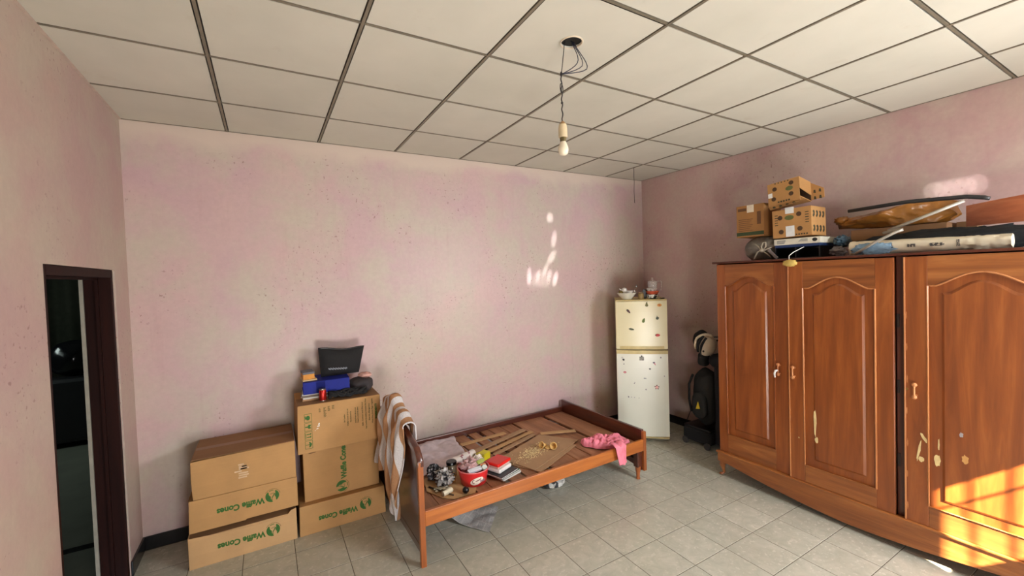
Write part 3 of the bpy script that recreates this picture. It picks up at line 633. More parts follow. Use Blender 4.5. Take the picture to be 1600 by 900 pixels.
lettering('lettering', 'Waffle Cones', .052, M_GREEN, t, frame((.575, FY, .098), (-1, 0, 0), (0, 0, -1)), width=.262, bold=.0022)
logo(t, frame((.752, FY, .106), (-1, 0, 0), (0, 0, -1)), .040)
# left stack, middle
t, T = carton('cardboard_box', .312, .902, -.432, -.02, .2215, .424, 'waffle cone box with green lettering in the middle of the left stack')
link('body', MB().prism([(.306, -.432, .2235), (.60, -.432, .2215), (.61, -.432, .228), (.906, -.432, .2265), (.906, -.432, .424), (.312, -.432, .424)], (0, .412, 0)), M_CARD, t, bevel=.003)
lettering('lettering', 'Waffle Cones', .052, M_GREEN, t, frame((.580, -.4324, .322), (-1, 0, 0), (0, 0, -1)), width=.262, bold=.0022)
logo(t, frame((.756, -.4324, .336), (-1, 0, 0), (0, 0, -1)), .040)
link('side_flap', B(.308, .3115, -.40, -.06, .30, .424), M_CARD, t)
# left stack, top: plain face with a torn tape label
t, T = carton('cardboard_box', .334, .900, -.43, -.018, .425, .672, 'plain brown cardboard box with torn white tape, top of the left stack')
link('body', MB().prism([(.334, -.43, .425), (.902, -.43, .425), (.902, -.43, .672), (.330, -.43, .664), (.328, -.43, .55)], (0, .412, 0)), M_CARD, t, bevel=.003)
link('top_flap', B(.333, .899, -.426, -.226, .6715, .6745, T=Matrix.Rotation(0, 4, 'X')), M_CARDD, t); link('top_flap', B(.333, .899, -.222, -.020, .6715, .6745), M_CARDD, t)
link('tape', B(.336, .896, -.250, -.198, .6746, .6751), plain('brown_tape', (138, 98, 64), .35), t)
tp = MB(); rnd = random.Random(5)
for k in range(7): 
    a = .592 + rnd.uniform(-.02, .02); zz = .50 + k * .014; w = rnd.uniform(.012, .028); tp.box(a - w, a + w, -.4306, -.43, zz, zz + .009)
tp.box(.578, .622, -.4306, -.43, .556, .580)
link('torn_tape', tp, plain('torn_label', (206, 176, 140), .6), t)
# right stack, lowest
t, T = carton('cardboard_box', .912, 1.492, -.432, -.02, 0, .206, 'waffle cone box with upside-down lettering, lowest of the right stack')
link('body', MB().prism([(.908, -.432, 0), (1.490, -.432, 0), (1.484, -.432, .203), (.912, -.432, .207)], (0, .412, 0)), M_CARD, t, bevel=.003)
lettering('lettering', 'Waffle Cones', .052, M_GREEN, t, frame((1.158, -.4324, .092), (-1, 0, 0), (0, 0, -1)), width=.262, bold=.0022)
logo(t, frame((1.345, -.4324, .108), (-1, 0, 0), (0, 0, -1)), .040)
# right stack, middle: standing on its side, lettering runs upwards
t, T = carton('cardboard_box', .950, 1.458, -.385, -.02, .2075, .566, 'waffle cone box on its side with upward lettering, middle of the right stack')
link('body', B(.950, 1.458, -.385, -.02, .2075, .566), M_CARD, t, bevel=.003)
lettering('lettering', 'Waffle Cones', .052, M_GREEN, t, frame((1.213, -.3854, .44), (0, 0, 1), (-1, 0, 0)), width=.255, bold=.0022)
logo(t, frame((1.196, -.3854, .262), (0, 0, 1), (-1, 0, 0)), .040)
link('torn_flap', MB().prism([(.985, -.3853, .548), (1.035, -.3853, .556), (1.03, -.3853, .548), (1.0, -.3853, .545)], (0, -.004, 0)), M_CARDI, t)
# right stack, big box with handling marks
t, T = carton('cardboard_box', .92, 1.502, -.43, -.02, .567, .898, 'tall cardboard box with handling symbols, top of the right stack')
link('body', MB().prism([(.918, -.43, .567), (1.470, -.43, .568), (1.480, -.43, .620), (1.480, -.43, .893), (.928, -.43, .902)], (0, .41, 0)), M_CARD, t, bevel=.003)
link('top_flap', MB().add([(.93, -.427, .9025), (1.478, -.427, .8945), (1.478, -.225, .8945), (.93, -.225, .9025)], [(0, 1, 2, 3)]).add([(.93, -.427, .9005), (1.478, -.427, .8925), (1.478, -.225, .8925), (.93, -.225, .9005)], [(3, 2, 1, 0)]), M_CARDD, t)
yF = -.4304
hs = MB()
def rect(m, xa, xb, za, zb): m.box(xa, xb, yF - .0004, yF + .0004, za, zb)
for k in range(4):     # four framed symbols in a column
    z1 = .840 - k * .062; z0 = z1 - .057; xa, xb = .966, 1.014
    rect(hs, xa, xb, z1 - .0025, z1); rect(hs, xa, xb, z0, z0 + .0025); rect(hs, xa, xa + .0025, z0, z1); rect(hs, xb - .0025, xb, z0, z1)
    cz = (z0 + z1) / 2; cx = (xa + xb) / 2
    P2 = lambda pts: hs.prism([(cx + a, yF - .0004, cz + b) for a, b in pts], (0, .0008, 0))
    if k == 0: P2(leafshape(.013, .016, 0, 0)) ; P2([(-.020, .014), (-.014, .016), (-.012, -.004), (-.018, -.012)])
    if k == 1: P2([(.020, .012), (.002, .014), (-.004, .004), (-.020, .003), (-.020, -.003), (-.004, -.004), (.002, -.014), (.020, -.012), (.012, -.004), (.012, .004)])
    if k == 2: 
        for q in (.010, -.010): P2([(.018, q + .003), (.010, q + .008), (.010, q + .003), (-.012, q + .003), (-.012, q - .003), (.010, q - .003), (.010, q - .008)])
        P2([(-.016, -.018), (-.016, .018), (-.019, .018), (-.019, -.018)])
    if k == 3: P2([(.000, -.020), (.010, -.016), (.018, -.004), (.018, .006), (.008, .016), (.0, .018), (.004, .0)]); P2([(.004, -.002), (.004, .002), (-.020, .002), (-.020, -.002)])
link('handling_symbols', hs, M_GREEN, t)
up_T = lambda x, z: frame((x, yF, z), (0, 0, 1), (-1, 0, 0))
lettering('lettering', 'INGREDIENTS', .018, M_GREEN, t, up_T(1.447, .775), width=.112, bold=.001)
for x, z, w, s in ((1.420, .782, .185, 'Wheat Flour, Brown Sugar, Vegetable'), (1.398, .778, .125, 'Starch, Margarine'), (1.374, .770, .225, 'Soya Lecithin (Emulsifier), Coconut Oil, Water'), (1.350, .772, .178, 'Salt, Colour and Flavour'), (1.317, .772, .115, 'Keep in a cool dry place'), (1.301, .772, .115, 'away from direct sun'), (1.268, .768, .080, 'Manufactured by'), (1.248, .766, .125, 'Waffle Cones (Pvt) Ltd'), (1.226, .762, .058, 'Sri Lanka')):
    lettering('small_print', s, .012, M_OLIVE, t, up_T(x, z), width=w, bold=.0005)
pm = MB()
rnd = random.Random(3)
for c, (xa, w, l) in enumerate(((1.060, .016, .030), (1.090, .020, .070), (1.118, .018, .036), (1.146, .018, .030))):
    for r in range(int(l / .007)):
        ww = w * rnd.uniform(.5, 1); zz = .872 - .010 * (3 - c) * .3 - r * .007; rect(pm, xa, xa + ww, zz - .004, zz)
link('date_stamp', pm, M_OLIVE, t)
ts = MB()
for a, b, w, h in ((1.045, .738, .018, .010), (1.052, .750, .012, .014), (1.040, .722, .014, .008), (1.030, .712, .005, .006)): ts.prism([(a, yF - .0004, b), (a + w, yF - .0004, b + .003), (a + w * .9, yF - .0004, b + h), (a + w * .2, yF - .0004, b + h * .8)], (0, .0008, 0))
link('torn_sticker', ts, M_WHITE, t)
# ---- things on the tall box
zt = .9035
bk = thing('paper_pile', (1.06, -.23, zt), 'short pile of papers and exercise books under the blue folder', 'paper')
for k, (dx, dz, c) in enumerate(((0, .0, (190, 150, 110)), (.006, .012, (214, 210, 204)), (-.004, .024, (120, 104, 92)), (.004, .036, (206, 204, 200)))):
    link('sheaf', B(.972 + dx, 1.268 + dx, -.335 + k * .004, -.12, zt + dz, zt + dz + .0115, T=spin((1.1, -.2, 0), -2 - k)), plain('sheaf_%d' % k, c, .8), bk)
zb_ = zt + .048
bl = thing('blue_folder', (1.12, -.22, zb_), 'blue lever folder lying on the papers on the tall cardboard box', 'folder')
M_BLUE = plain('blue_plastic', (26, 38, 130), .6, spec=.2)
Tb = spin((1.12, -.3, 0), -2)
link('spine', B(.975, 1.285, -.345, -.340, zb_, zb_ + .085, T=Tb), M_BLUE, bl, bevel=.002); link('cover', B(.975, 1.285, -.340, -.10, zb_ + .081, zb_ + .085, T=Tb), M_BLUE, bl); link('cover', B(.975, 1.285, -.340, -.10, zb_, zb_ + .004, T=Tb), M_BLUE, bl)
link('pages', B(.985, 1.275, -.335, -.11, zb_ + .006, zb_ + .078, T=Tb), M_WHITE, bl)
link('spine_label', B(1.06, 1.12, -.3462, -.345, zb_ + .004, zb_ + .08, T=Tb), plain('dark_blue', (22, 30, 98), .8, spec=.15), bl)
zy = zb_ + .0865
tag(link('envelope', B(.970, 1.062, -.30, -.15, zy, zy + .010, T=spin((1.02, -.2, 0), 5)), plain('cream_card', (216, 190, 140), .7), bevel=.001), 'cream envelope under the small orange box on the blue folder', 'envelope')
ob = thing('orange_carton', (1.015, -.22, zy + .0105), 'small orange and grey carton left of the black bag', 'box')
link('body', B(.975, 1.050, -.285, -.17, zy + .0105, zy + .047, T=spin((1.02, -.2, 0), 4)), plain('orange_card', (204, 136, 44), .6), ob, bevel=.001); link('lid', B(.974, 1.051, -.286, -.169, zy + .047, zy + .062, T=spin((1.02, -.2, 0), 4)), plain('grey_card', (88, 92, 104), .6), ob, bevel=.001)
bg_ = thing('black_bag', (1.25, -.2, zb_ + .0865), 'black zipped pouch bag standing upright on the blue folder', 'bag')
zz0 = zb_ + .0865
def bagf(sgn):
    def f(u, v):
        w = .135 + .030 * v; x = 1.240 + .020 * v - w + 2 * w * u
        z = zz0 + (.205 + .008 * math.sin(u * 7 + 1) - .018 * u) * v
        bul = .030 * (1 - (2 * u - 1) ** 4) * (1 - (2 * v - 1) ** 4) + .004 * noise.noise(Vector((u * 5, v * 5, sgn)))
        return (x, -.215 + .02 * v + sgn * bul, z)
    return f
link('body', MB().grid(bagf(-1), 20, 16).grid(bagf(1), 20, 16), M_BLACK, bg_, smooth='all')
top = [Vector(bagf(0)(u / 16, 1)) for u in range(17)]
link('zip', MB().tube(top, .006, 8), M_BLACKP, bg_, smooth='all')
lg = MB()
for k in range(3):
    lg.tube([(1.155 + .13 * i / 24, -.2505, zz0 + .060 - .010 * (i / 24) + .007 * math.sin(i * 1.9 + k * 1.3) + (k - 1) * .002) for i in range(25)], .0016, 5)
link('logo', lg, plain('silver_print', (150, 156, 166), .5), bg_)
cl = tag(link('pink_cloth', MB().blob((1.42, -.21, 1.010), (.050, .05, .022), .25, 3, 6, crease=.3), plain('salmon_cloth', (206, 160, 148), .9, scale=30), smooth='all'), 'crumpled pink cloth beside the black bag on the tall box', 'cloth')
db = tag(link('grey_pouch', MB().blob((1.385, -.235, .949), (.082, .10, .050), .10, 2, 8, power=.7, flat=.8995), plain('charcoal_fabric', (52, 46, 48), .8, scale=40), smooth='all'), 'charcoal fabric pouch at the right on the tall cardboard box', 'pouch')
gl = thing('strap_bundle', (1.27, -.36, .899), 'tangle of black straps in front of the blue folder', 'strap')
for k in range(6):
    r2 = random.Random(k); pts = []
    for i in range(14):
        a = i / 13; pts.append((1.135 + .26 * a, -.375 + .020 * math.sin(a * 9 + k * 2) - .0 * k, .911 + .026 * abs(math.sin(a * 6 + k)) + .004 * k - .006 * a))
    link('strap', MB().tube(pts, .010, 6), M_BLACK, gl, smooth='all')
dc = (1.095, -.378, .9025)
dk = thing('red_can', dc, 'small red metal can standing on the front of the tall box', 'can')
link('body', MB().lathe([(.022, .004), (.0245, .010), (.0245, .072), (.022, .078)], dc, 24), plain('red_foil', (176, 36, 30), .25, .6), dk, smooth=True)
link('rim', MB().lathe([(.020, 0), (.0225, .0015), (.0225, .005), (.02, .006)], dc, 24).lathe([(.022, .077), (.0235, .080), (.0235, .086), (.018, .087), (0, .084)], dc, 24), plain('tin', (190, 180, 164), .3, .9), dk, smooth=True)

# ================================================================== BED
BT = Matrix.Translation((1.522, -1.195, 0)) @ Matrix.Rotation(math.radians(1.1), 4, 'Z')      # local x along the bed, y towards the wall
BL, BW = 1.965, 1.125
bed = thing('bed', BT @ Vector((BL / 2, BW / 2, 0)), 'single wooden bed frame with bare slats and arched headboard by the back wall', 'bed')
RT, RB, ST = .333, .245, .300
rail = lambda y, th, zt, zb, m: link('side_rail', B(.03, BL - .03, y, y + th, zb, zt, T=BT), m, bed, bevel=.004)
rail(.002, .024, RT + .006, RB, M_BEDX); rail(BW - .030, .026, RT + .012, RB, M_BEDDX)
def head_z(y):
    t = y / BW; s = 1 - abs(2 * t - 1)
    if s < .16: return .655 + .075 * math.sin(s / .16 * PI / 2)
    return .730 + .075 * math.sin((s - .16) / .84 * PI / 2)
n = 36
hp = [(0.004, .028 + (BW - .056) * k / n, head_z(.028 + (BW - .056) * k / n) - .02) for k in range(n + 1)]
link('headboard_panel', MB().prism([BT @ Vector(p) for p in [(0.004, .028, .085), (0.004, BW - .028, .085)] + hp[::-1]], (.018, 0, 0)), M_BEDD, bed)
m = MB(); pr = []
for k in range(n + 1):
    y = .0 + BW * k / n; pr.append((BT @ Vector((.013, y, head_z(y) - .012))))
crn = MB()
for k in range(n):
    a, b = pr[k], pr[k + 1]
    crn.add([a + Vector((-.019, 0, -.028)), a + Vector((.019, 0, -.028)), a + Vector((.019, 0, .004)), a + Vector((.010, 0, .012)), a + Vector((-.010, 0, .012)), a + Vector((-.019, 0, .004)), b + Vector((-.019, 0, -.028)), b + Vector((.019, 0, -.028)), b + Vector((.019, 0, .004)), b + Vector((.010, 0, .012)), b + Vector((-.010, 0, .012)), b + Vector((-.019, 0, .004))],
            [(q, (q + 1) % 6, 6 + (q + 1) % 6, 6 + q) for q in range(6)] + ([(5, 4, 3, 2, 1, 0)] if k == 0 else []) + ([(6, 7, 8, 9, 10, 11)] if k == n - 1 else []))
link('headboard_crest', crn, M_BEDD, bed, smooth=True)
link('headboard_bottom_rail', B(.002, .026, .03, BW - .03, .075, .125, T=BT), M_BEDD, bed, bevel=.003)
for y in (0, BW - .03): link('leg', B(-.004, .030, y, y + .030, 0, .648, T=BT), M_POST, bed, bevel=.004)
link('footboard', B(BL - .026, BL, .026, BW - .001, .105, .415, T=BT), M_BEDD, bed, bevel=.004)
link('foot_post', B(BL - .030, BL + .002, 0, .026, .072, .405, T=BT), M_POST, bed, bevel=.004)
link('foot_lower_rail', MB().prism([BT @ Vector((BL - .02, .026 + (BW - .052) * k / 20, .075 + .05 * math.sin(PI * k / 20) ** .5)) for k in range(21)] + [BT @ Vector((BL - .02, BW - .026, .15)), BT @ Vector((BL - .02, .026, .15))], (-.02, 0, 0)), M_BEDD, bed)
for y in (.045, BW - .05):
    c = BT @ Vector((BL - .058, y, 0)); link('leg', MB().lathe([(.016, 0), (.018, .004), (.014, .02), (.016, .05), (.022, .078), (.024, .11)], tuple(c), 14), M_POST, bed, smooth=True)
    link('leg_block', B(BL - .082, BL - .026, y - .022, y + .026, .105, .24, T=BT), M_BEDD, bed, bevel=.003)
for y, m in ((.028, 0), (BW - .05, 0)): link('slat_ledge', B(.03, BL - .03, y, y + .02, ST - .05, ST - .018, T=BT), M_BEDD, bed)
cuts = [.035, .155, .165, .29, .298, .415, .43, .535, .555, .665, .69, .80, .83, .915, .945, 1.03, 1.045, 1.165, 1.175, 1.30, 1.306, 1.435, 1.44, 1.66, 1.695, 1.925]
for k in range(0, len(cuts), 2):
    a, b = cuts[k], cuts[k + 1]; sk = .012 * math.sin(k * 2.1); dz = .003 * math.sin(k * 1.3)
    link('slat', MB().prism([BT @ Vector(p) for p in [(a + sk, .032, ST - .016 + dz), (b + sk, .032, ST - .016 + dz), (b - sk, BW - .034, ST - .016 + dz), (a - sk, BW - .034, ST - .016 + dz)]], (0, 0, .016)), M_SLAT, bed, bevel=.0015)
zs = ST + .0035
# towel over the headboard
hx = 1.522
def tw(u, v):
    # u across the headboard top (far -> near the camera), v along the cloth from bed side over the top and down
    y = -.452 - .53 * u
    Lf = .46 + .05 * math.sin(u * 5) if u < .58 else .52 + .14 * math.sin((u - .58) / .42 * PI)
    Lf *= (1.0 if u < .9 else .92)
    back = .11; s = v * (back + Lf + .08) - back
    zt_ = head_z(min(BW, max(0, (y + 1.195)))) + .050 + .055 * math.exp(-((u - .35) / .25) ** 2)
    fold = .024 * math.sin(u * 19 + 1.6 * math.sin(v * 4)) + .012 * math.sin(u * 43 + 2 + v * 3)
    if s < 0: x = hx + .048 + .006 * math.sin(u * 20); z = zt_ + s * .9
    elif s < .08: a = s / .08 * PI; x = hx + .012 + .036 * math.cos(a); z = zt_ + .020 * math.sin(a)
    else:
        d = s - .08; x = hx - .024 - .020 * min(1, d / .1) + fold * min(1, d / .12) - .05 * d; z = zt_ - d
        y += -.10 * d * (u - .1) + .05 * d
    z += .010 * math.sin(u * 17 + 1) * (1 if s < .1 else .3)
    return (x, y, z)
M_TOW = stripes('striped_towelling', (184, 138, 100), (228, 226, 228), 1.9, math.radians(17))
tag(link('striped_towel', MB().grid(tw, 70, 60, .006), M_TOW, smooth='all'), 'brown and white striped towel draped over the headboard', 'towel')
# pale sheet on the slats
def cloth_poly(c00, c10, c11, c01, z, amp, seed, freq=4, edge=.0):
    a, b, c, d = map(Vector, (c00, c10, c11, c01))
    def f(u, v):
        p = a.lerp(b, u).lerp(d.lerp(c, u), v); q = Vector((p.x * freq, p.y * freq, seed))
        h = abs(noise.noise(q)) * amp + .35 * amp * abs(noise.noise(q * 2.7))
        ed = .02 * noise.noise(Vector((u * 6, v * 6, seed + 5)))
        return (p.x + ed, p.y + ed, z + .004 + h)
    return f
tag(link('pale_sheet', MB().grid(cloth_poly((1.57, -.70), (2.10, -.60), (2.20, -.065), (1.58, -.085), zs, .035, 2.2, 5), 44, 36, .003), plain('lilac_cotton', (206, 192, 198), .9, scale=20), smooth='all'), 'pale lilac sheet spread over the slats beside the headboard', 'sheet')
def sheet(name, pts, z, mat, label, cat, th=.004, group=None):
    return tag(link(name, MB().prism([(p[0], p[1], z + (p[2] if len(p) > 2 else 0)) for p in pts], (0, 0, th)), mat, bevel=.0008), label, cat, group)
sheet('cardboard_sheet', [(1.70, -.72), (1.66, -.90), (1.72, -1.04), (1.78, -1.10), (1.93, -1.10), (2.07, -.86), (1.92, -.66)], zs, M_CARD2, 'torn cardboard sheet under the red tub on the bed', 'cardboard')
sheet('cardboard_sheet', [(2.30, -.80), (2.80, -.56), (2.98, -.86), (2.46, -1.105)], zs, M_CARDS, 'lower cardboard sheet under the crumbs on the bed', 'cardboard')
sheet('cardboard_sheet', [(2.31, -.735), (2.845, -.500), (3.055, -.795), (2.43, -1.060)], zs + .0055, M_CARDS, 'upper flat cardboard sheet with crumbs and cones on the bed', 'cardboard', .005)
GS = 'loose cardboard strips on the bed'
def strip(a, b, w, z, mat, label, th=.006):
    a, b = Vector((a[0], a[1], 0)), Vector((b[0], b[1], 0)); d = (b - a).normalized(); nn = Vector((-d.y, d.x, 0)) * w / 2
    return tag(link('cardboard_strip', MB().prism([p + Vector((0, 0, z)) for p in (a - nn, b - nn, b + nn, a + nn)], (0, 0, th)), mat, bevel=.0008), label, 'cardboard', GS)
strip((2.17, -.30), (2.62, -.27), .05, zs, M_CARD2, 'short cardboard strip lying crosswise behind the long strips')
strip((2.17, -.515), (2.80, -.315), .055, zs + .0065, M_CARDS, 'rearmost of the long cardboard strips on the slats')
strip((2.20, -.590), (2.84, -.385), .045, zs, M_CARD2, 'long cardboard strip lying between two others')
strip((2.30, -.665), (2.80, -.480), .04, zs + .012, M_CARDS, 'long cardboard strip nearest the big cardboard sheet')
strip((2.86, -.50), (3.16, -.62), .05, zs + .012, M_CARD2, 'cardboard strip under the pink cloth')
# waffle cone crumbs
CZ = zs + .0107
cr = MB(); rnd = random.Random(11)
for k in range(420):
    a = rnd.gauss(0, 1); b = rnd.gauss(0, 1); c = Vector((2.60 + .085 * a + (.03 * b), -.79 + .035 * a * .4 + .055 * b, CZ)); 
    dxy = c - Vector((2.43, -1.06, CZ))
    if c.y < -1.02 + .42 * (c.x - 2.43) + .02: continue
    r = rnd.uniform(.003, .0085); T2 = Matrix.Translation(c) @ Euler((rnd.random() * 6, rnd.random() * 6, rnd.random() * 6)).to_matrix().to_4x4()
    cr.add([(0, 0, r), (r, 0, -r * .3), (-r * .5, r * .8, 0), (-r * .6, -r * .7, -r * .2)], [(0, 1, 2), (0, 2, 3), (0, 3, 1), (1, 3, 2)], T2)
M_WAF = plain('wafer', (216, 178, 110), .8, scale=60, vary=.25); M_WAFC = plain('wafer_crumb', (228, 208, 158), .8)
o = tag(link('crumbs', cr, M_WAFC), 'scatter of pale waffle crumbs on the upper cardboard sheet', 'crumbs'); o['kind'] = 'stuff'
def cup(c, tilt, rz, s, label):
    T2 = Matrix.Translation(c) @ Matrix.Rotation(rz, 4, 'Z') @ Matrix.Rotation(tilt, 4, 'X') @ Matrix.Scale(s, 4)
    t = thing('wafer_cone', c, label, 'wafer cone', 'wafer cones on the cardboard')
    link('body', MB().lathe([(.012, -.05), (.020, -.02), (.030, .02), (.034, .03), (.030, .03), (.026, .018), (.014, -.02), (.0, -.045)], (0, 0, 0), 18, T2), M_WAF, t, smooth=True)
    link('rim', MB().tube([(.033 * math.cos(a * PI / 9), .033 * math.sin(a * PI / 9), .028) for a in range(18)], .0045, 6, T2, closed=True), M_WAF, t, smooth='all')
cup((2.765, -.835, CZ + .030), 1.35, -.75, .82, 'wafer cone lying with its open end towards the room')
cup((2.70, -.775, CZ + .028), 1.25, -1.3, .78, 'wafer cone lying behind the other one on the crumbs')
cr2 = MB().blob((2.735, -.80, CZ + .010), (.03, .03, .012), .4, 3, 3, 12, 8); tag(link('wafer_piece', cr2, M_WAF), 'broken wafer piece between the two wafer cones', 'wafer')
# pink cloth over the side rail
pk = plain('pink_cotton', (226, 128, 146), .9, scale=24, vary=.15)
def heap(cx, cy, rx, ry, z, h, seed, rot=0):
    def f(u, v):
        a = 2 * PI * u; ro = (.80 + .28 * noise.noise(Vector((math.cos(a) * 1.6, math.sin(a) * 1.6, seed)))) * (1 - v)
        px, py = ro * math.cos(a) * rx, ro * math.sin(a) * ry; x = cx + px * math.cos(rot) - py * math.sin(rot); y = cy + px * math.sin(rot) + py * math.cos(rot)
        q = Vector((x * 12, y * 19, seed)); zz = (1 - ro ** 3 * .9) * h * (.35 + .9 * abs(noise.noise(q)) + .35 * abs(noise.noise(q * 2.2)))
        if v <= 0: zz = 0
        return (x, y, z + .001 + zz)
    return f
pm_ = MB().grid(heap(3.175, -.975, .25, .15, zs + .004, .085, 4.4, -.42), 110, 28)
def hang(u, v):
    x = 3.115 + .13 * u + .03 * v * math.sin(u * 4) - .025 * v; s = v * .24
    yr = (BT @ Vector((x - 1.5, 0, 0))).y
    if s < .07: a = s / .07; y = yr + .055 - .075 * a; z = RT + .030 + .012 * math.sin(a * PI) + .01 * math.sin(u * 11)
    else: d = s - .07; y = yr - .020 - .010 * abs(math.sin(u * 12 + 1)) - .01 * d; z = RT + .030 - d * (1.0 - .30 * u if u > .45 else .86 + .2 * u); x += (.5 - u) * .20 * d + .20 * d
    return (x, y, z)
pm_.grid(hang, 26, 26, .003)
tag(link('pink_garment', pm_, pk, smooth='all'), 'crumpled pink garment hanging over the near bed rail', 'garment')
# ---- clutter on the bed
tc = Vector((1.985, -.955, zs + .0045))
tb = thing('plastic_tub', tc, 'red round plastic tub packed with odds and ends on the bed', 'tub')
M_RED = plain('red_plastic', (206, 44, 46), .3)
link('body', MB().lathe([(.084, 0), (.088, .003), (.108, .104), (.108, .106), (.104, .104), (.084, .006), (0, .005)], tuple(tc), 36), M_RED, tb, smooth=True)
link('rim', MB().tube([(tc.x + .110 * math.cos(a * PI / 18), tc.y + .110 * math.sin(a * PI / 18), tc.z + .106) for a in range(36)], .004, 6, closed=True), plain('pink_rim', (222, 120, 120), .3), tb, smooth='all')
# pale oval badge with scribbled lettering on the side facing the room
def tubp(a, z, out=.0008):
    r = .088 + .020 * (z / .104) + out; return tc + Vector((r * math.cos(a), r * math.sin(a), z))
bm_ = MB(); a0 = -1.75
cen = tubp(a0, .045); ring = [tubp(a0 + .48 * math.cos(k * PI / 10) , .045 + .026 * math.sin(k * PI / 10) + .010 * math.cos(k * PI / 10), .0012) for k in range(20)]
n1 = 6; rows = []
for j in range(n1 + 1): rows.append([tubp(a0 + .48 * math.cos(k * PI / 10) * j / n1, .045 + (.026 * math.sin(k * PI / 10) + .010 * math.cos(k * PI / 10)) * j / n1, .0014) for k in range(20)])
bm_.add([p for r in rows for p in r], [(j * 20 + k, j * 20 + (k + 1) % 20, (j + 1) * 20 + (k + 1) % 20, (j + 1) * 20 + k) for j in range(n1) for k in range(20)])
link('badge', bm_, plain('cream_print', (232, 222, 206), .4), tb)
sq = MB().tube([tubp(a0 + .33 * q, .045 + w, .0025) for q, w in ((-.55, .012), (-.75, .014), (-.95, .004), (-.95, -.008), (-.75, -.014), (-.55, -.010))], .0022, 5)
sq.tube([tubp(a0 - .10 + .03 * i, .045 + .006 * math.sin(i * 1.7) + .001 * i, .0025) for i in range(14)], .0018, 5)
link('badge_lettering', sq, plain('maroon_print', (120, 40, 40), .4), tb)
sq = MB().tube([tubp(a0 + .22 + .03 * i, .040 + .011 * math.sin(i * 2.1), .002) for i in range(16)], .002, 5)
link('badge_lettering', sq, plain('grey_print', (150, 120, 124), .4), tb)
TG = 'odds and ends packed in the red tub'
def rp(x, y, z): return tc + Vector((x, y, z))
tag(link('paper_wrap', MB().blob(tuple(rp(-.02, .02, .115)), (.068, .056, .042), .5, 3, 5, crease=.5), plain('mauve_wrap', (186, 150, 150), .6, vary=.3), smooth=True), 'crumpled mauve wrapper bulging out of the red tub', 'wrapper')
tag(link('plastic_wrap', MB().blob(tuple(rp(.045, .030, .125)), (.040, .040, .036), .5, 3, 9, crease=.5), plain('pale_wrap', (206, 196, 184), .4, vary=.2), smooth=True), 'crumpled pale plastic wrapper at the back of the red tub', 'wrapper')
tag(link('paper_packet', MB().box(-.055, .055, -.016, .016, -.010, .010, T=Matrix.Translation(rp(-.012, -.052, .105)) @ Matrix.Rotation(.12, 4, 'Z') @ Matrix.Rotation(.3, 4, 'X')), plain('white_packet', (220, 222, 230), .5), bevel=.004), 'small white packet across the front of the red tub', 'packet')
tag(link('green_packet', MB().box(-.030, .030, -.012, .012, -.008, .008, T=Matrix.Translation(rp(.052, -.012, .135)) @ Matrix.Rotation(.3, 4, 'Z') @ Matrix.Rotation(.5, 4, 'X')), plain('lime_packet', (160, 176, 92), .5), bevel=.003), 'small lime green packet on top of the red tub', 'packet')
tag(link('round_tin', MB().lathe([(.018, 0), (.020, .002), (.020, .016), (.018, .018), (0, .018)], (0, 0, 0), 20, Matrix.Translation(rp(.058, -.055, .100)) @ Matrix.Rotation(.7, 4, 'X')), plain('pale_tin', (206, 214, 206), .4), smooth=True), 'small pale round tin at the right edge of the red tub', 'tin')
tag(link('orange_packet', MB().box(-.022, .022, -.010, .010, -.008, .008, T=Matrix.Translation(rp(.062, -.028, .112)) @ Matrix.Rotation(.3, 4, 'Z') @ Matrix.Rotation(.4, 4, 'X')), plain('salmon_packet', (214, 140, 104), .5), bevel=.003), 'small salmon packet below the lime one in the tub', 'packet')
jc = Vector((1.895, -.770, zs + .0045)); jr = thing('glass_jar', jc, 'glass jar with a black screw lid behind the red tub', 'jar')
link('glass', MB().lathe([(.034, 0), (.037, .004), (.037, .068), (.031, .078)], tuple(jc), 24), plain('cloudy_glass', (150, 140, 116), .15), jr, smooth=True)
link('lid', MB().lathe([(.036, .079), (.038, .081), (.038, .098), (.036, .101), (0, .101)], tuple(jc), 28), M_BLACKP, jr, smooth=True)
fl = tag(link('foil_bag', MB().blob((1.800, -.865, zs + .049), (.062, .075, .050), .45, 3.2, 12, 36, 24, flat=zs + .005, crease=.6), cells('black_silver_print', (40, 38, 42), (170, 166, 162), 34, .46, .25), smooth=True), 'crumpled black and silver printed plastic bag left of the red tub', 'plastic bag')
tag(link('black_printed_bag', MB().blob((1.765, -.755, zs + .050), (.050, .045, .055), .4, 3, 21, 30, 20, flat=zs + .004, crease=.5), cells('dark_print', (24, 22, 26), (150, 146, 150), 46, .58, .4), smooth=True), 'crumpled black patterned bag behind the silver one', 'plastic bag')
tag(link('orange_bottle', MB().lathe([(.013, 0), (.014, .003), (.014, .040), (.008, .046), (.008, .055), (0, .056)], (1.868, -.865, zs + .005), 16), plain('amber_plastic', (212, 150, 40), .3), smooth=True), 'tiny orange bottle between the foil bag and the tub', 'bottle')
tag(link('ivory_tube', MB().lathe([(.015, 0), (.017, .003), (.017, .075), (.015, .078), (0, .078)], (0, 0, 0), 16, Matrix.Translation((1.800, -1.005, zs + .022)) @ Matrix.Rotation(math.radians(-70), 4, 'Z') @ Matrix.Rotation(PI / 2, 4, 'X') ), plain('ivory', (226, 218, 192), .4), smooth=True), 'short ivory tube lying in front of the foil bag', 'tube')
tag(link('black_ball', MB().blob((1.872, -1.075, zs + .0275), (.023, .022, .022), .1, 3, 2, 18, 12), M_BLACKP, smooth='all'), 'small black ball in front of the red tub by the rail', 'ball')
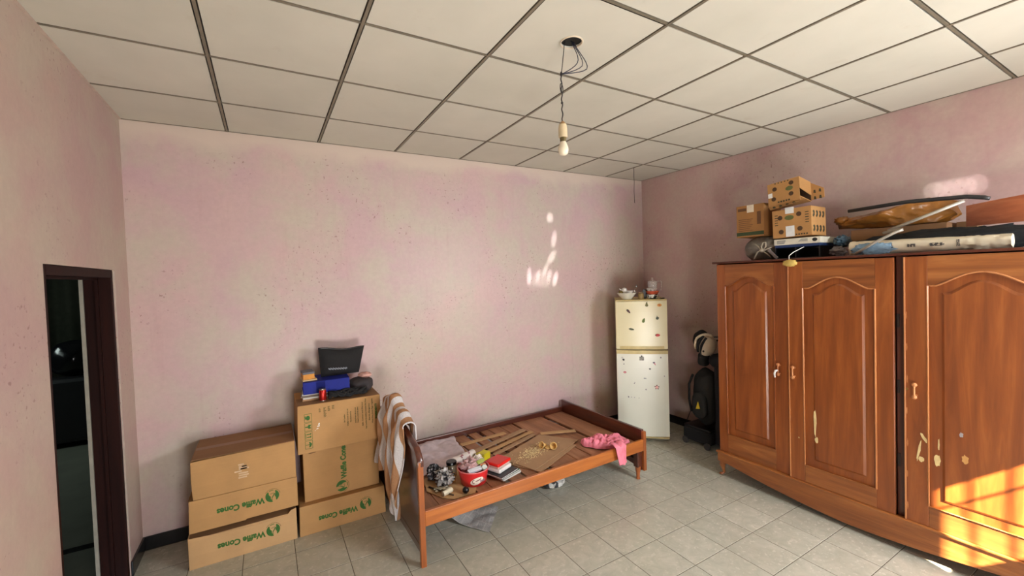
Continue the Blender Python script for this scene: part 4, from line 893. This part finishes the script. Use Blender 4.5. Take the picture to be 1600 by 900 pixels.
tag(link('wooden_stick', MB().tube([(1.69, -.86, zs + .010), (1.74, -.98, zs + .014), (1.79, -1.06, zs + .010)], .005, 6), plain('dark_twig', (70, 56, 40), .8), smooth='all'), 'thin dark stick on the torn cardboard near the headboard', 'stick')
tag(link('paper_scrap', MB().grid(cloth_poly((1.70, -.90), (1.80, -.93), (1.81, -.965), (1.71, -.95), zs + .005, .015, 3.3, 20), 12, 6, .001), plain('ivory_paper', (196, 186, 160), .8), smooth='all'), 'scrap of ivory paper under the foil bag', 'paper')
# long pale wrapper, yellow box, books, lunch box
def wrapf(u, v):
    a = Vector((1.93, -.655)).lerp(Vector((2.16, -.585)), u); r = .026; th = v * 2 * PI
    k = 1 + .3 * noise.noise(Vector((u * 7, math.cos(th) * 2, math.sin(th) * 2)))
    return (a.x - .3 * r * math.cos(th) * k, a.y + r * math.cos(th) * k, zs + .040 + r * math.sin(th) * k)
tag(link('biscuit_wrapper', MB().grid(wrapf, 24, 16), cells('wrapper_print', (150, 84, 96), (224, 216, 210), 22, .38, .4), smooth='all'), 'long pale printed wrapper lying behind the red tub', 'wrapper')
yb = thing('yellow_box', (2.205, -.655, zs + .001), 'small bright yellow carton behind the red lunch box', 'box')
Ty = spin((2.205, -.655, 0), 24)
link('body', B(2.150, 2.255, -.690, -.625, zs + .001, zs + .055, T=Ty), plain('yellow_card', (220, 206, 40), .4), yb, bevel=.002)
link('band', B(2.149, 2.180, -.691, -.624, zs + .001, zs + .0555, T=Ty), plain('olive_band', (172, 160, 40), .4), yb)
NB = 'note books under the lunch box'
DY_ = -.045
def book(z0, th, dx, rgb, label, rot):
    T2 = spin((2.195, -.90 + DY_, 0), rot); t = thing('note_book', (2.195, -.90 + DY_, z0), label, 'book', NB)
    link('pages', B(2.118 + dx, 2.303 + dx, -1.005 + DY_, -.795 + DY_, z0 + .001, z0 + th - .001, T=T2), M_WHITE, t)
    c = plain('cover_%d' % rgb[1], rgb, .4)
    link('cover', B(2.117 + dx, 2.306 + dx, -1.008 + DY_, -.793 + DY_, z0 + th - .001, z0 + th, T=T2), c, t); link('cover', B(2.117 + dx, 2.306 + dx, -1.008 + DY_, -.793 + DY_, z0, z0 + .001, T=T2), c, t)
book(zs + .0005, .012, .012, (226, 224, 216), 'white covered note book, lowest under the lunch box', 17); book(zs + .013, .012, .0, (44, 92, 62), 'green covered note book in the pile under the lunch box', 19); book(zs + .0255, .010, -.022, (20, 22, 30), 'black covered note book on top of the pile', 22)
lz = zs + .0362
T4 = spin((2.19, -.89 + DY_, 0), 24)
wbx = tag(link('white_container', B(2.122, 2.268, -.960 + DY_, -.840 + DY_, lz, lz + .030, T=T4), plain('white_plastic', (224, 222, 218), .3), bevel=.010, seg=3), 'flat white plastic container between the books and the red lunch box', 'container')
lb = thing('lunch_box', (2.19, -.89 + DY_, lz + .0305), 'red plastic lunch box on top of the note books on the bed', 'lunch box')
link('tray', B(2.122, 2.262, -.950 + DY_, -.835 + DY_, lz + .0305, lz + .052, T=T4), plain('clear_tray', (200, 170, 160), .3), lb, bevel=.008, seg=3); link('lid', B(2.115, 2.268, -.957 + DY_, -.828 + DY_, lz + .046, lz + .070, T=T4), plain('red_lid', (214, 34, 30), .25), lb, bevel=.011, seg=4)
# ---- under the bed
def news(u, v):
    a, b, c, d = Vector((1.84, -.83)), Vector((2.02, -1.10)), Vector((2.22, -.86)), Vector((2.12, -.60))
    p = a.lerp(b, u).lerp(d.lerp(c, u), v); q = Vector((p.x * 9, p.y * 9, 1.0))
    return (p.x, p.y, .006 + .012 * abs(noise.noise(q)) + .03 * math.exp(-((u - .0) / .25) ** 2))
tag(link('newspaper', MB().grid(news, 40, 30, .0015), newsprint('newsprint'), smooth=True), 'crumpled newspaper sheet on the floor under the bed', 'newspaper')
pl = thing('paper_plate_stack', (2.765, -.80, 0), 'newspaper-wrapped round bundle on the floor under the bed', 'bundle')
link('bundle', MB().blob((2.765, -.80, .035), (.105, .095, .038), .15, 3, 3, 36, 18, flat=.001), cells('wrapped_print', (46, 48, 52), (196, 196, 190), 16, .50, .7), pl, smooth=True)
link('paper_flap', MB().grid(lambda u, v: (2.79 + .10 * u + .02 * v, -.87 + .09 * v, .045 + .045 * u * (1 - .2 * v)), 8, 6, .001), M_WHITE, pl, smooth='all')
# ================================================================== THINGS ON TOP OF THE WARDROBE
WT = 1.8065
# knotted plastic bag
pb = thing('plastic_bag', (4.28, -1.70, WT), 'translucent grey knotted plastic bag under the brown carton', 'plastic bag')
M_PB = plain('grey_polythene', (128, 122, 112), .3, vary=.3, scale=9)
bagm = MB()
def bagfn(u, v):
    th = v * PI; ph = 2 * PI * u; d = Vector((math.sin(th) * math.cos(ph), math.sin(th) * math.sin(ph), math.cos(th)))
    # creases radiate from the knot at -x side
    ax = Vector((-.86, -.45, .15)).normalized(); c = d.dot(ax); a = math.atan2(d.z, d.cross(ax).z + d.y)
    k = 1 + .05 * math.sin(a * 13) * max(0, c) + .05 * noise.noise(d * 3) + .05 * max(0, c - .8) * 3
    p = Vector((4.30, -1.715, WT + .090)) + Vector((d.x * .125, d.y * .150, d.z * .112)) * k
    p.z = min(max(p.z, WT + .001), WT + .189); return p
bagm.grid(bagfn, 56, 30); link('bag', bagm, M_PB, pb, smooth='all')
kn = Vector((4.155, -1.772, WT + .075))
km = MB().blob(tuple(kn), (.018, .020, .016), .3, 4, 2, 14, 10)
for pts in ([(0, 0, 0), (-.012, .0, .03), (-.010, -.012, .06), (-.006, -.03, .062), (-.004, -.03, .03), (0, -.008, .004)], [(0, .01, 0), (-.01, .03, -.01), (0, .06, -.05), (.0, .07, -.068)], [(0, -.01, 0), (-.01, -.03, .004), (.005, -.07, .02)], [(0, -.01, -.01), (-.005, -.04, -.03), (.01, -.06, -.06)], [(0, .01, .01), (-.005, .035, .04), (.01, .07, .06)]):
    km.tube([kn + Vector(p) for p in pts], [.005] + [.0055] * (len(pts) - 2) + [.003], 7)
link('knot', km, plain('pale_polythene', (176, 166, 148), .35), pb, smooth='all')
# brown carton on the bag
bt = thing('brown_carton', (4.29, -1.675, WT + .195), 'brown carton with a green band, leftmost on top of the wardrobe', 'box')
z0, z1 = WT + .191, WT + .446
M_BC = cardboard('carton_brown', (156, 112, 66))
link('body', B(4.155, 4.40, -1.788, -1.566, z0, z1), M_BC, bt, bevel=.002)
xf = 4.1546
link('green_band', B(xf - .0006, xf + .0002, -1.787, -1.567, z0 + .012, z0 + .040), plain('dark_green_print', (48, 62, 34), .6), bt)
link('tape', B(xf - .0008, xf + .0002, -1.71, -1.655, z1 - .06, z1 - .001), plain('pale_tape', (206, 196, 176), .4), bt)
M_BPR = plain('brown_print', (92, 60, 34), .7)
def ink(*a): link('print', B(*a), M_BPR, bt)
ink(xf - .0006, xf + .0002, -1.65, -1.58, z1 - .045, z1 - .022)
for k in range(7): ink(xf - .0006, xf + .0002, -1.70 + .012 * (k % 3), -1.585, z1 - .115 - .015 * k, z1 - .111 - .015 * k)
for a, b in ((-1.765, -1.735),): ink(xf - .0006, xf + .0002, a, b, z1 - .16, z1 - .06)
# dark wire rack / bag between (dark clutter under the white box)
WT_ = WT + .001
dkb = thing('black_crate', (4.36, -2.03, WT_), 'black plastic crate carrying the white and blue flat box', 'crate')
zc = WT + .083
for a in (-1.868, -2.012, -2.166): link('wall', B(4.15, 4.52, a - .008, a, WT_, zc), M_BLACKP, dkb, bevel=.002)
link('wall', B(4.512, 4.52, -2.17, -1.868, WT_, zc), M_BLACKP, dkb); link('base', B(4.15, 4.52, -2.174, -1.868, WT_, WT + .006), M_BLACKP, dkb)
link('strut', MB().box(-.006, .006, -.009, .009, 0, .090, T=Matrix.Translation((4.138, -1.892, WT + .008)) @ Matrix.Rotation(math.radians(-42), 4, 'X') @ Matrix.Rotation(0, 4, 'Z')), plain('grey_strut', (130, 118, 116), .5), dkb)
# white and blue flat box
zw = zc + .001
fb_ = thing('flat_box', (4.27, -2.02, zw), 'flat white and blue printed box under the banana boxes', 'box')
Tf = spin((4.27, -2.02, 0), 3)
link('tray', B(4.150, 4.44, -2.165, -1.868, zw, zw + .020, T=Tf), plain('blue_card', (28, 52, 96), .5), fb_, bevel=.002); link('lid', B(4.146, 4.444, -2.169, -1.864, zw + .020, zw + .064, T=Tf), plain('white_card', (214, 208, 190), .6), fb_, bevel=.002)
lf = MB(); yy = -1.885
for k in range(3): lf.box(4.1450, 4.1462, -1.945 + .004 * k, -1.885, zw + .048 - .009 * k, zw + .052 - .009 * k, T=Tf)
for k in range(5): lf.box(4.1450, 4.1462, -2.09, -2.045 + .004 * k, zw + .054 - .004 * k, zw + .0555 - .004 * k, T=Tf)
link('print', lf, plain('navy_print', (40, 44, 60), .6), fb_)
link('logo', MB().prism([Tf @ Vector((4.1455, -2.135 + .016 * math.cos(a * PI / 10), zw + .045 + .013 * math.sin(a * PI / 10))) for a in range(20)], (-.0008, 0, 0)), plain('black_print', (20, 22, 26), .5), fb_)
# banana boxes
M_BAN = cardboard('banana_box', (172, 128, 78)); M_BANI = plain('carton_inside_dark', (70, 48, 28), .9)
M_INK = plain('dark_ink', (54, 50, 30), .7); M_STK = plain('white_sticker', (214, 216, 214), .5)
def disc(c, r, ya, za, T, nrm, d=.0012, sy=1):
    return MB().prism([T @ (Vector(c) + Vector(ya) * (r * sy * math.cos(k * PI / 10)) + Vector(za) * (r * math.sin(k * PI / 10))) for k in range(20)], (T.to_3x3() @ Vector(nrm)) * d)
# lower box: local frame x depth (away from room), y to the left, z up
zl = zw + .066
T5 = Matrix.Translation((4.130, -1.868, zl)) @ Matrix.Rotation(math.radians(3), 4, 'Z') @ Matrix.Rotation(math.radians(-1.4), 4, 'X')
b2 = thing('banana_box', (4.26, -2.0, zl), 'banana box with round holes, lower one on the flat white box', 'box', 'banana boxes')
w5, h5, d5 = .262, .215, .235
link('body', B(0, d5, -w5, 0, .006, h5, T=T5), M_BAN, b2, bevel=.003)
for y, z in ((-.055, .155), (-.182, .168), (-.060, .050), (-.186, .062)): link('hand_hole', disc((0, y, z), .017, (0, 1, 0), (0, 0, 1), T5, (-1, 0, 0)), M_BANI, b2)
for x, y, w, h in ((0, -.10, .052, .048), (0, -.125, .056, .075)):
    pass
link('sticker', B(-.0012, .0, -.150, -.092, .180, .226, T=T5), M_STK, b2); link('sticker', B(-.0012, .0, -.150, -.092, .010, .088, T=T5), M_STK, b2)
link('badge', disc((0, -.118, .150), .018, (0, 1, 0), (0, 0, 1), T5, (-1, 0, 0), sy=1.7), plain('olive_badge', (88, 92, 46), .6), b2)
pr = MB()
for k in range(5): pr.box(-.0008, 0, -.04, -.018, .10 + .018 * k, .106 + .018 * k, T=T5); pr.box(-.0008, 0, -.245, -.222, .10 + .018 * k, .106 + .018 * k, T=T5)
for k in range(6): pr.box(-.0008, 0, -.235 + .017 * k - (.05 if k > 4 else 0), -.225 + .017 * k - (.05 if k > 4 else 0), .016, .026, T=T5)
for r in range(2):
    for k in range(4):
        cx = .035 + .052 * k; cz = .055 + .105 * r
        pr.prism([T5 @ Vector((cx + a * .018, -w5, cz + b * .026)) for a, b in ((-1, -.6), (-.2, -1), (.9, -.4), (1, .6), (.2, 1), (-.8, .7), (-.2, .1))], (T5.to_3x3() @ Vector((0, -.0008, 0))))
link('print', pr, M_INK, b2)
# upper box: tipped, open on the right with a loose flap
T6 = Matrix.Translation((4.126, -1.842, zl + .246)) @ Matrix.Rotation(math.radians(4), 4, 'Z') @ Matrix.Rotation(math.radians(-6.5), 4, 'X') @ Matrix.Rotation(math.radians(8), 4, 'Y')
b1 = thing('banana_box', (4.22, -1.95, zl + .222), 'open banana box tipped on its side, topmost on the wardrobe', 'box', 'banana boxes')
w6, h6, d6, th = .215, .180, .19, .005
link('front_panel', B(0, th, -w6, 0, .0, h6, T=T6), M_BAN, b1); link('top_panel', B(th, d6, -w6 - .0, 0, h6 - th, h6, T=T6), M_BAN, b1); link('bottom_panel', B(th, d6, -w6, 0, .03, .03 + th, T=T6), M_BAN, b1)
link('back_panel', B(d6 - th, d6, -w6, 0, .03 + th, h6 - th, T=T6), M_BANI, b1); link('end_panel', B(th, d6 - th, -th, 0, .03 + th, h6 - th, T=T6), M_BAN, b1)
link('side_flap', MB().prism([T6 @ Vector(p) for p in ((0, -w6, h6), (d6, -w6, h6), (d6, -w6, h6 * .42), (0, -w6, h6 * .52))], T6.to_3x3() @ Vector((0, -.004, 0))), M_BAN, b1)
link('loose_flap', MB().prism([T6 @ Vector(p) for p in ((d6, -w6 + .004, h6 * 1.0), (d6, -w6 - .085, h6 * .62), (d6, -w6 - .085, .04), (d6, -w6 + .004, .04))], T6.to_3x3() @ Vector((.004, 0, 0))), M_BAN, b1)
link('lower_lip', MB().prism([T6 @ Vector(p) for p in ((0, .0, 0), (0, -w6, 0), (-.020, -w6 - .02, -.010), (-.022, -.02, -.030))], T6.to_3x3() @ Vector((.004, 0, 0))), M_BAN, b1)
for y, z in ((-.050, .130), (-.165, .148), (-.040, .055), (-.160, .066)): link('hand_hole', disc((0, y, z), .016, (0, 1, 0), (0, 0, 1), T6, (-1, 0, 0)), M_BANI, b1)
link('sticker', B(-.0012, 0, -.032, -.002, .070, .105, T=T6), M_STK, b1)
link('badge', disc((0, -.150, .110), .017, (0, 1, 0), (0, 0, 1), T6, (-1, 0, 0), sy=1.5), MAT['olive_badge'], b1)
pr = MB()
for k in range(5): pr.box(-.0008, 0, -.15 + .018 * k, -.138 + .018 * k, .018, .030, T=T6); pr.box(-.0008, 0, -.15 + .022 * k, -.140 + .022 * k, .168, .176, T=T6)
for k in range(4): pr.prism([T6 @ Vector((d6, -w6 - .025 - .035 * (k % 2) + a * .008, .05 + .05 * (k // 2) + b * .014)) for a, b in ((-1, -1), (1, -.6), (.6, 1), (-.8, .8))], T6.to_3x3() @ Vector((-.001, 0, 0)))
link('print', pr, M_INK, b1)
for k in range(4):
    c = Vector((-.0115, -.045 - .045 * k, -.014 + .001 * k)); link('lip_print', MB().prism([T6 @ (c + Vector((-.0022 + b * .0, a * .012, b * .008))) for a, b in ((-1, -.6), (.2, -1), (1, .2), (.4, 1), (-.6, .6))], T6.to_3x3() @ Vector((-.002, 0, 0))), M_INK, b1)
# dark bundle, clear blue plastic, brown bundle, roll, rods, board
tag(link('black_sack', MB().blob((4.335, -2.78, WT + .066), (.105, .50, .070), .16, 3.4, 7, 48, 24, flat=WT + .0005, crease=.25), M_BLACK, smooth='all'), 'long black cloth sack lying behind the white roll on the wardrobe', 'sack')
tag(link('grey_bag', MB().blob((4.24, -2.245, WT + .034), (.055, .045, .034), .25, 3, 5, 24, 16, flat=WT, crease=.5), plain('dusty_grey', (112, 104, 104), .7, vary=.3), smooth=True), 'small dusty grey plastic bag between the black crate and the white roll', 'plastic bag')
tag(link('blue_wrapper', MB().blob((4.36, -2.225, WT + .108), (.10, .038, .040), .3, 3, 8, 24, 16, crease=.5), plain('teal_wrap', (70, 92, 104), .3, vary=.4), smooth=True), 'crumpled teal plastic wrapper right of the flat white box', 'wrapper')
brs = thing('brown_bundle', (4.48, -2.45, WT + .10), 'bundle wrapped in translucent brown plastic on the wardrobe', 'bundle')
M_BRP = plain('brown_polythene', (130, 84, 34), .28, vary=.35, scale=8)
def wrp(u, v):
    th = 2 * PI * v; y = -2.165 - .60 * u; h = .036 + .052 * math.sin(min(1, u * 1.15) * PI / 2) ** 2; h *= (1 - max(0, u - .86) * 3.2)
    w = .055 + .06 * math.sin(PI * min(1, u * 1.1)); cz = WT + .192 + .052 + .012 * u
    k = 1 + .13 * math.sin(th * 4 + u * 7) + .22 * noise.noise(Vector((u * 5, math.cos(th) * 2.2, math.sin(th) * 2.2 + u * 2))) + .10 * noise.noise(Vector((u * 16, math.cos(th) * 5, math.sin(th) * 5)))
    p = Vector((4.50 + w * math.cos(th) * k, y + .02 * math.sin(th * 3), cz + h * math.sin(th) * k)); p.z = max(p.z, WT + .190); return p
wm = MB().grid(wrp, 60, 40); wm.add([wrp(0, k / 40) for k in range(40)], [list(range(40))]); wm.add([wrp(1, k / 40) for k in range(40)], [list(range(40))])
link('wrapping', wm, M_BRP, brs, smooth=True)
link('tail', MB().blob((4.46, -2.185, WT + .265), (.05, .045, .030), .3, 3, 4, 20, 12, crease=.5), M_BRP, brs, smooth='all')
tag(link('brown_carton', MB().box(4.45, 4.64, -2.74, -2.24, WT, WT + .187), M_CARDD, bevel=.004), 'flat brown carton under the brown plastic bundle', 'box')
tag(link('carton_offcut', B(4.54, 4.64, -2.85, -2.76, WT, WT + .185), M_CARDI, bevel=.002), 'small brown carton right of the brown bundle', 'box')
rl = thing('white_roll', (4.15, -2.70, WT), 'long white printed roll lying along the wardrobe front edge', 'roll')
def rollf(u, v):
    y = -2.352 - .706 * u; th = 2 * PI * v; r = .046 - .010 * u + .004 * noise.noise(Vector((u * 9, math.cos(th) * 2, math.sin(th) * 2))) + (.006 * noise.noise(Vector((u * 30, math.cos(th) * 3, math.sin(th) * 3))) if u > .75 or u < .06 else 0)
    return (4.125 + .05 * 1 + r * 1.0 * math.cos(th) - .005, y, WT + .047 - .008 * u + r * math.sin(th))
rm = MB().grid(rollf, 70, 22)
e0 = [Vector(rollf(0, k / 22)) for k in range(22)]; e1 = [Vector(rollf(1, k / 22)) for k in range(22)]
rm.add(e0, [list(range(22))]); rm.add(e1, [list(range(22))])
link('roll', rm, plain('white_vinyl', (216, 204, 178), .4, scale=6, vary=.08), rl, smooth=True)
def rollpt(u, a, out=.0015):
    c = Vector((4.17, -2.352 - .706 * u, WT + .047 - .008 * u)); p = Vector(rollf(u, a)); return c + (p - c) * (1 + out / .04)
mk = MB(); rnd = random.Random(4)
for u0, w, h, kk in ((.30, .045, .15, 0), (.445, .06, .07, 1), (.60, .085, .07, 1), (.725, .022, .16, 0)):
    for q in range(5):
        a0 = .5 - h / 2 + h * q / 5; 
        for s in range(3):
            ua = u0 + w * (s / 3 - .5) + rnd.uniform(0, w * .1); ub = ua + w / 3 * rnd.uniform(.5, .95)
            mk.add([rollpt(ua, a0), rollpt(ub, a0), rollpt(ub, a0 + h / 5 * .8), rollpt(ua, a0 + h / 5 * .8)], [(0, 1, 2, 3)])
link('print', mk, plain('faded_black_print', (40, 42, 52), .6), rl)
tag(link('blue_film', MB().blob((4.118, -2.480, WT + .036), (.012, .105, .036), .3, 4, 9, 28, 16, flat=WT + .0005, crease=.6), plain('blue_film', (122, 150, 172), .2, vary=.35, scale=30), smooth=True), 'scrap of blue plastic film in front of the white roll', 'plastic film')
M_ROD = plain('grey_rod', (160, 152, 140), .4, .2)
tag(link('bent_rod', MB().tube([(4.095, -2.395, WT + .006), (4.10, -2.50, WT + .075), (4.112, -2.600, WT + .130), (4.122, -2.628, WT + .140), (4.135, -2.622, WT + .146), (4.15, -2.58, WT + .142), (4.17, -2.52, WT + .134)], .0085, 10), M_ROD, smooth='all'), 'short bent pale grey rod in front of the white roll', 'rod')
tag(link('grey_rod', MB().tube([(4.24, -2.52, WT + .150), (4.26, -2.86, WT + .285)], .0095, 10), M_ROD, smooth='all'), 'straight grey rod leaning up towards the reddish board', 'rod')
tag(link('black_pole', MB().tube([(4.30, -2.285, WT + .312), (4.30, -2.60, WT + .325), (4.30, -2.86, WT + .311), (4.30, -2.93, WT + .294), (4.30, -2.95, WT + .285)], [.012, .0125, .0125, .0125, .010], 10), plain('black_pole', (40, 38, 38), .5), smooth='all'), 'long black pole lying over the brown bundle on the wardrobe', 'pole')
def brd(u, v):
    y = -2.825 - .45 * u; return (4.36 + .08 * (1 - u) ** 2.5, y, WT + .146 + (.125 + .040 * u) * v)
M_RB = wood('red_board', (132, 68, 40), (170, 96, 60), (190, 120, 82), 'Y', 1.0, .3, .4)
tag(link('curved_board', MB().grid(brd, 24, 4, .016), M_RB, smooth=True), 'reddish brown curved wooden board at the right end of the wardrobe top', 'board')

# ================================================================== BESIDE THE WARDROBE
tr = thing('trolley_case', (4.52, -1.02, 0), 'black wheeled case on the floor between fridge and wardrobe', 'case')
link('case', B(4.40, 4.70, -1.115, -.80, .035, .17), M_BLACK, tr, bevel=.03, seg=4)
link('lid', B(4.41, 4.69, -1.105, -.81, .17, .188), M_BLACKP, tr, bevel=.008)
for y in (-1.085, -.84): link('wheel', MB().lathe([(.030, -.010), (.034, -.006), (.034, .006), (.030, .010)], (0, 0, 0), 20, Matrix.Translation((4.393, y, .0345)) @ Matrix.Rotation(PI / 2, 4, 'Y')), plain('grey_rubber', (60, 58, 58), .5), tr, smooth=True)
for y in (-1.085, -.84): link('wheel', MB().lathe([(.030, -.010), (.034, -.006), (.034, .006), (.030, .010)], (0, 0, 0), 20, Matrix.Translation((4.67, y, .0345)) @ Matrix.Rotation(PI / 2, 4, 'Y')), MAT['grey_rubber'], tr, smooth=True)
bp = thing('backpack', (4.52, -.985, .19), 'black backpack with a yellow triangular patch standing on the case', 'backpack')
link('body', MB().blob((4.55, -.985, .47), (.105, .125, .28), .10, 2.2, 4, 32, 24, flat=.1885, power=.75), plain('black_nylon', (24, 25, 24), .7, bump=.3, scale=40), bp, smooth='all')
link('pocket', MB().blob((4.45, -.975, .40), (.040, .085, .13), .08, 2, 5, 24, 16, power=.7), MAT['black_nylon'], bp, smooth='all')
link('patch', MB().prism([(4.407, -1.005, .385), (4.407, -.960, .375), (4.407, -.985, .45)], (-.006, 0, 0)), plain('yellow_patch', (206, 176, 40), .6), bp)
link('strap', MB().tube([(4.45, -.90, .70), (4.43, -.868, .60), (4.435, -.862, .45), (4.45, -.875, .32)], .012, 8), M_BLACK, bp, smooth='all')
cs = thing('coat_stand', (4.735, -1.20, 0), 'dark upright stand holding the caps and trousers beside the wardrobe', 'stand')
link('pole', MB().tube([(4.735, -1.20, 0), (4.735, -1.20, 1.12)], .011, 10), M_BLACKP, cs, smooth=True)
for a, b in (((4.735, -1.20, 1.10), (4.56, -.96, 1.06)), ((4.735, -1.20, 1.05), (4.52, -1.12, 1.06)), ((4.735, -1.20, .95), (4.50, -1.17, .93))): link('arm', MB().tube([a, b], .007, 8), M_BLACKP, cs)
tag(link('black_hat', MB().blob((4.53, -.945, 1.035), (.080, .075, .110), .10, 2, 3, 28, 18), M_BLACK, smooth='all'), 'black rounded hat hanging beside the cream cap', 'hat')
tag(link('black_pouch', MB().blob((4.53, -.968, .855), (.055, .050, .070), .1, 2, 6, 24, 16, power=.7), MAT['black_nylon'], smooth='all'), 'small black pouch hanging below the black hat', 'pouch')
cc = thing('cream_cap', (4.45, -1.07, .98), 'cream cap with dark straps hanging next to the wardrobe', 'cap')
Tc = Matrix.Translation((4.42, -1.085, 1.015)) @ Matrix.Rotation(.5, 4, 'X')
M_CREAM = plain('cream_shell', (202, 188, 164), .5)
link('shell', MB().blob((0, 0, 0), (.075, .085, .105), .05, 2, 3, 28, 18, T=Tc), M_CREAM, cc, smooth='all')
link('visor', MB().tube([Tc @ Vector((-.070 + .035 * abs(a), .090 * math.cos(a + .3), .120 * math.sin(a + .3))) for a in [k * .2 - 1.0 for k in range(13)]], .012, 8), M_CREAM, cc, smooth='all')
for dy in (.03, -.005): link('strap', MB().tube([Tc @ Vector((-.045 - .034 * math.sin(k / 8 * PI), dy + .02 * k / 8, -.085 + .17 * k / 8)) for k in range(9)], .012, 6), M_BLACK, cc, smooth='all')
link('ear_button', disc((-.078, -.035, -.03), .010, (0, 1, 0), (0, 0, 1), Tc, (-1, 0, 0), .003), M_BLACKP, cc)
tr2 = MB()
def trs(y0, z0, z1, ph):
    def f(u, v):
        th = 2 * PI * u; r = .034 + .006 * math.sin(th * 4 + ph + v * 3); return (4.475 + r * .8 * math.cos(th) + .01 * math.sin(v * 5 + ph), y0 + r * 1.25 * math.sin(th), z0 + (z1 - z0) * v)
    return f
tr2.grid(trs(-1.170, .06, .90, 0), 20, 16).grid(trs(-1.225, .02, .88, 1.4), 20, 16); tr2.blob((4.475, -1.155, .87), (.055, .085, .07), .15, 3, 2, 20, 12)
tag(link('dark_trousers', tr2, plain('navy_cloth', (24, 24, 30), .85, bump=.2, scale=40), smooth='all'), 'dark trousers hanging from the stand against the wardrobe side', 'trousers')
tag(link('wall_cable', MB().tube([(4.735, -.60, .10), (4.735, -.66, .24), (4.72, -.73, .40), (4.68, -.82, .52)], .005, 6), M_BLACKP, smooth='all'), 'thin dark cable rising from the skirting to the backpack', 'cable')

# ================================================================== BULB AND WIRES ON THE CEILING
bx, by = 2.033, -2.03
wl_ = thing('hanging_bulb', (bx, by, H), 'bare light bulb hanging on twisted wire from a hole in the ceiling', 'bulb')
M_WIRE = plain('dark_wire', (34, 30, 32), .5)
wire = []
for k in range(60):
    t = k / 59; wire.append((bx + .0022 * math.cos(t * 30) , by + .0022 * math.sin(t * 30), 2.690 - .225 * t))
link('flex', MB().tube([(HX - .035, HY + .008, H + .005), (HX - .041, HY + .012, H - .06), (bx + .002, by, 2.70)], .0022, 6).tube(wire, .0030, 6), M_WIRE, wl_, smooth='all')
link('flex_knot', MB().tube([(bx + .016 * math.cos(a * PI / 8), by + .010 * math.cos(a * PI / 8), 2.628 + .022 * math.sin(a * PI / 8)) for a in range(16)], .0022, 6, closed=True).blob((bx, by, 2.560), (.006, .006, .006), 0, 1, 0, 8, 6).blob((bx, by, 2.695), (.006, .006, .012), .2, 3, 0, 10, 8), M_WIRE, wl_, smooth='all')
for k in range(3):
    pts = [(HX - .003 + .008 * k, HY, H + .005)]; w = .050 + .022 * k
    for i in range(1, 11):
        a = i / 10 * PI; pts.append((HX + .006 * k + (w * .85) * math.sin(a) * (.5 + .5 * min(1, i / 6)) - .05 * (i / 10) ** 2.0, HY - .25 * w * math.sin(a), H - .155 * (i / 10) ** .9 - (.012 * k) * math.sin(a) ))
    pts.append((bx, by, 2.695))
    link('loop_wire', MB().tube(pts, .0022, 6), plain('blue_grey_wire', (44, 46, 62), .5), wl_, smooth='all')
link('socket', MB().lathe([(.010, .062), (.018, .056), (.021, .040), (.021, .036)][::-1], (bx, by, 2.402), 20).lathe([(.0205, -.006), (.0215, 0), (.0215, .034), (.0205, .037)], (bx, by, 2.402), 20), plain('old_porcelain', (206, 190, 156), .4), wl_, smooth=True)
link('socket_cap', MB().lathe([(.019, .044), (.018, .056), (.008, .068), (.004, .072)], (bx, by, 2.4025), 18), plain('stained_cap', (150, 116, 74), .5), wl_, smooth=True)
link('bulb_base', MB().lathe([(.0135, -.026), (.014, -.022), (.0155, -.018), (.0145, -.014), (.0155, -.010), (.0145, -.006)], (bx, by, 2.402), 20), plain('brass_screw', (120, 108, 76), .35, .8), wl_, smooth=True)
link('glass', MB().lathe([(.0, -.092), (.012, -.090), (.021, -.082), (.0255, -.068), (.0245, -.054), (.019, -.040), (.014, -.026)], (bx, by, 2.402), 24), plain('milk_glass', (226, 216, 192), .2, vary=.04), wl_, smooth=True)
tag(link('ceiling_wire', MB().tube([(4.184, -.434, H), (4.182, -.434, 2.75), (4.186, -.434, 2.70), (4.18, -.434, 2.60), (4.187, -.432, 2.475)], .0028, 6), M_WIRE, smooth='all'), 'thin loose wire hanging from the ceiling in the far corner', 'wire')
# ================================================================== SUN GLINTS: added spot lamps in place of sun bounced off unseen shiny things
def glint(name, src, dst, energy, deg, sx, blend=.6, roll=0, col=(1, .97, .96)):
    d = Vector(dst) - Vector(src)
    o = lamp(name, 'SPOT', energy, col, src, d, spot_size=math.radians(deg), spot_blend=blend, shadow_soft_size=.004)
    o.rotation_euler = (d.to_track_quat('-Z', 'Y').to_matrix() @ Matrix.Rotation(roll, 3, 'Z')).to_euler(); o.scale = (sx, 1, 1)
    return o
S1 = (2.5, -4.3, .12)

for k, (dst, e, deg, sx, roll) in enumerate((((3.39, 0, 2.345), 30, 1.3, .9, 0), ((3.435, 0, 2.12), 26, 2.3, .42, -.2), ((3.40, 0, 1.93), 26, 2.2, .5, -.7), ((3.31, 0, 1.80), 20, 1.9, .42, -.5), ((3.11, 0, 1.74), 26, 2.4, .35, -.1), ((3.44, 0, 1.70), 28, 2.2, .38, -.3), ((3.27, 0, 1.70), 12, 2.4, 2.1, 0), ((3.22, 0, 1.74), 16, 2.0, .4, -.3), ((3.36, 0, 1.74), 14, 2.0, .4, -.3))):
    glint('sun_glint', S1, dst, e * 48, deg * 1.12, sx, 1.0, roll)
for dy in (-2.60, -2.65, -2.70, -2.75, -2.80): glint('sun_glint', (2.45, -4.4, 1.80), (W, dy, 2.235 - .06 * (dy + 2.7)), 260, 2.9, .7, .6)
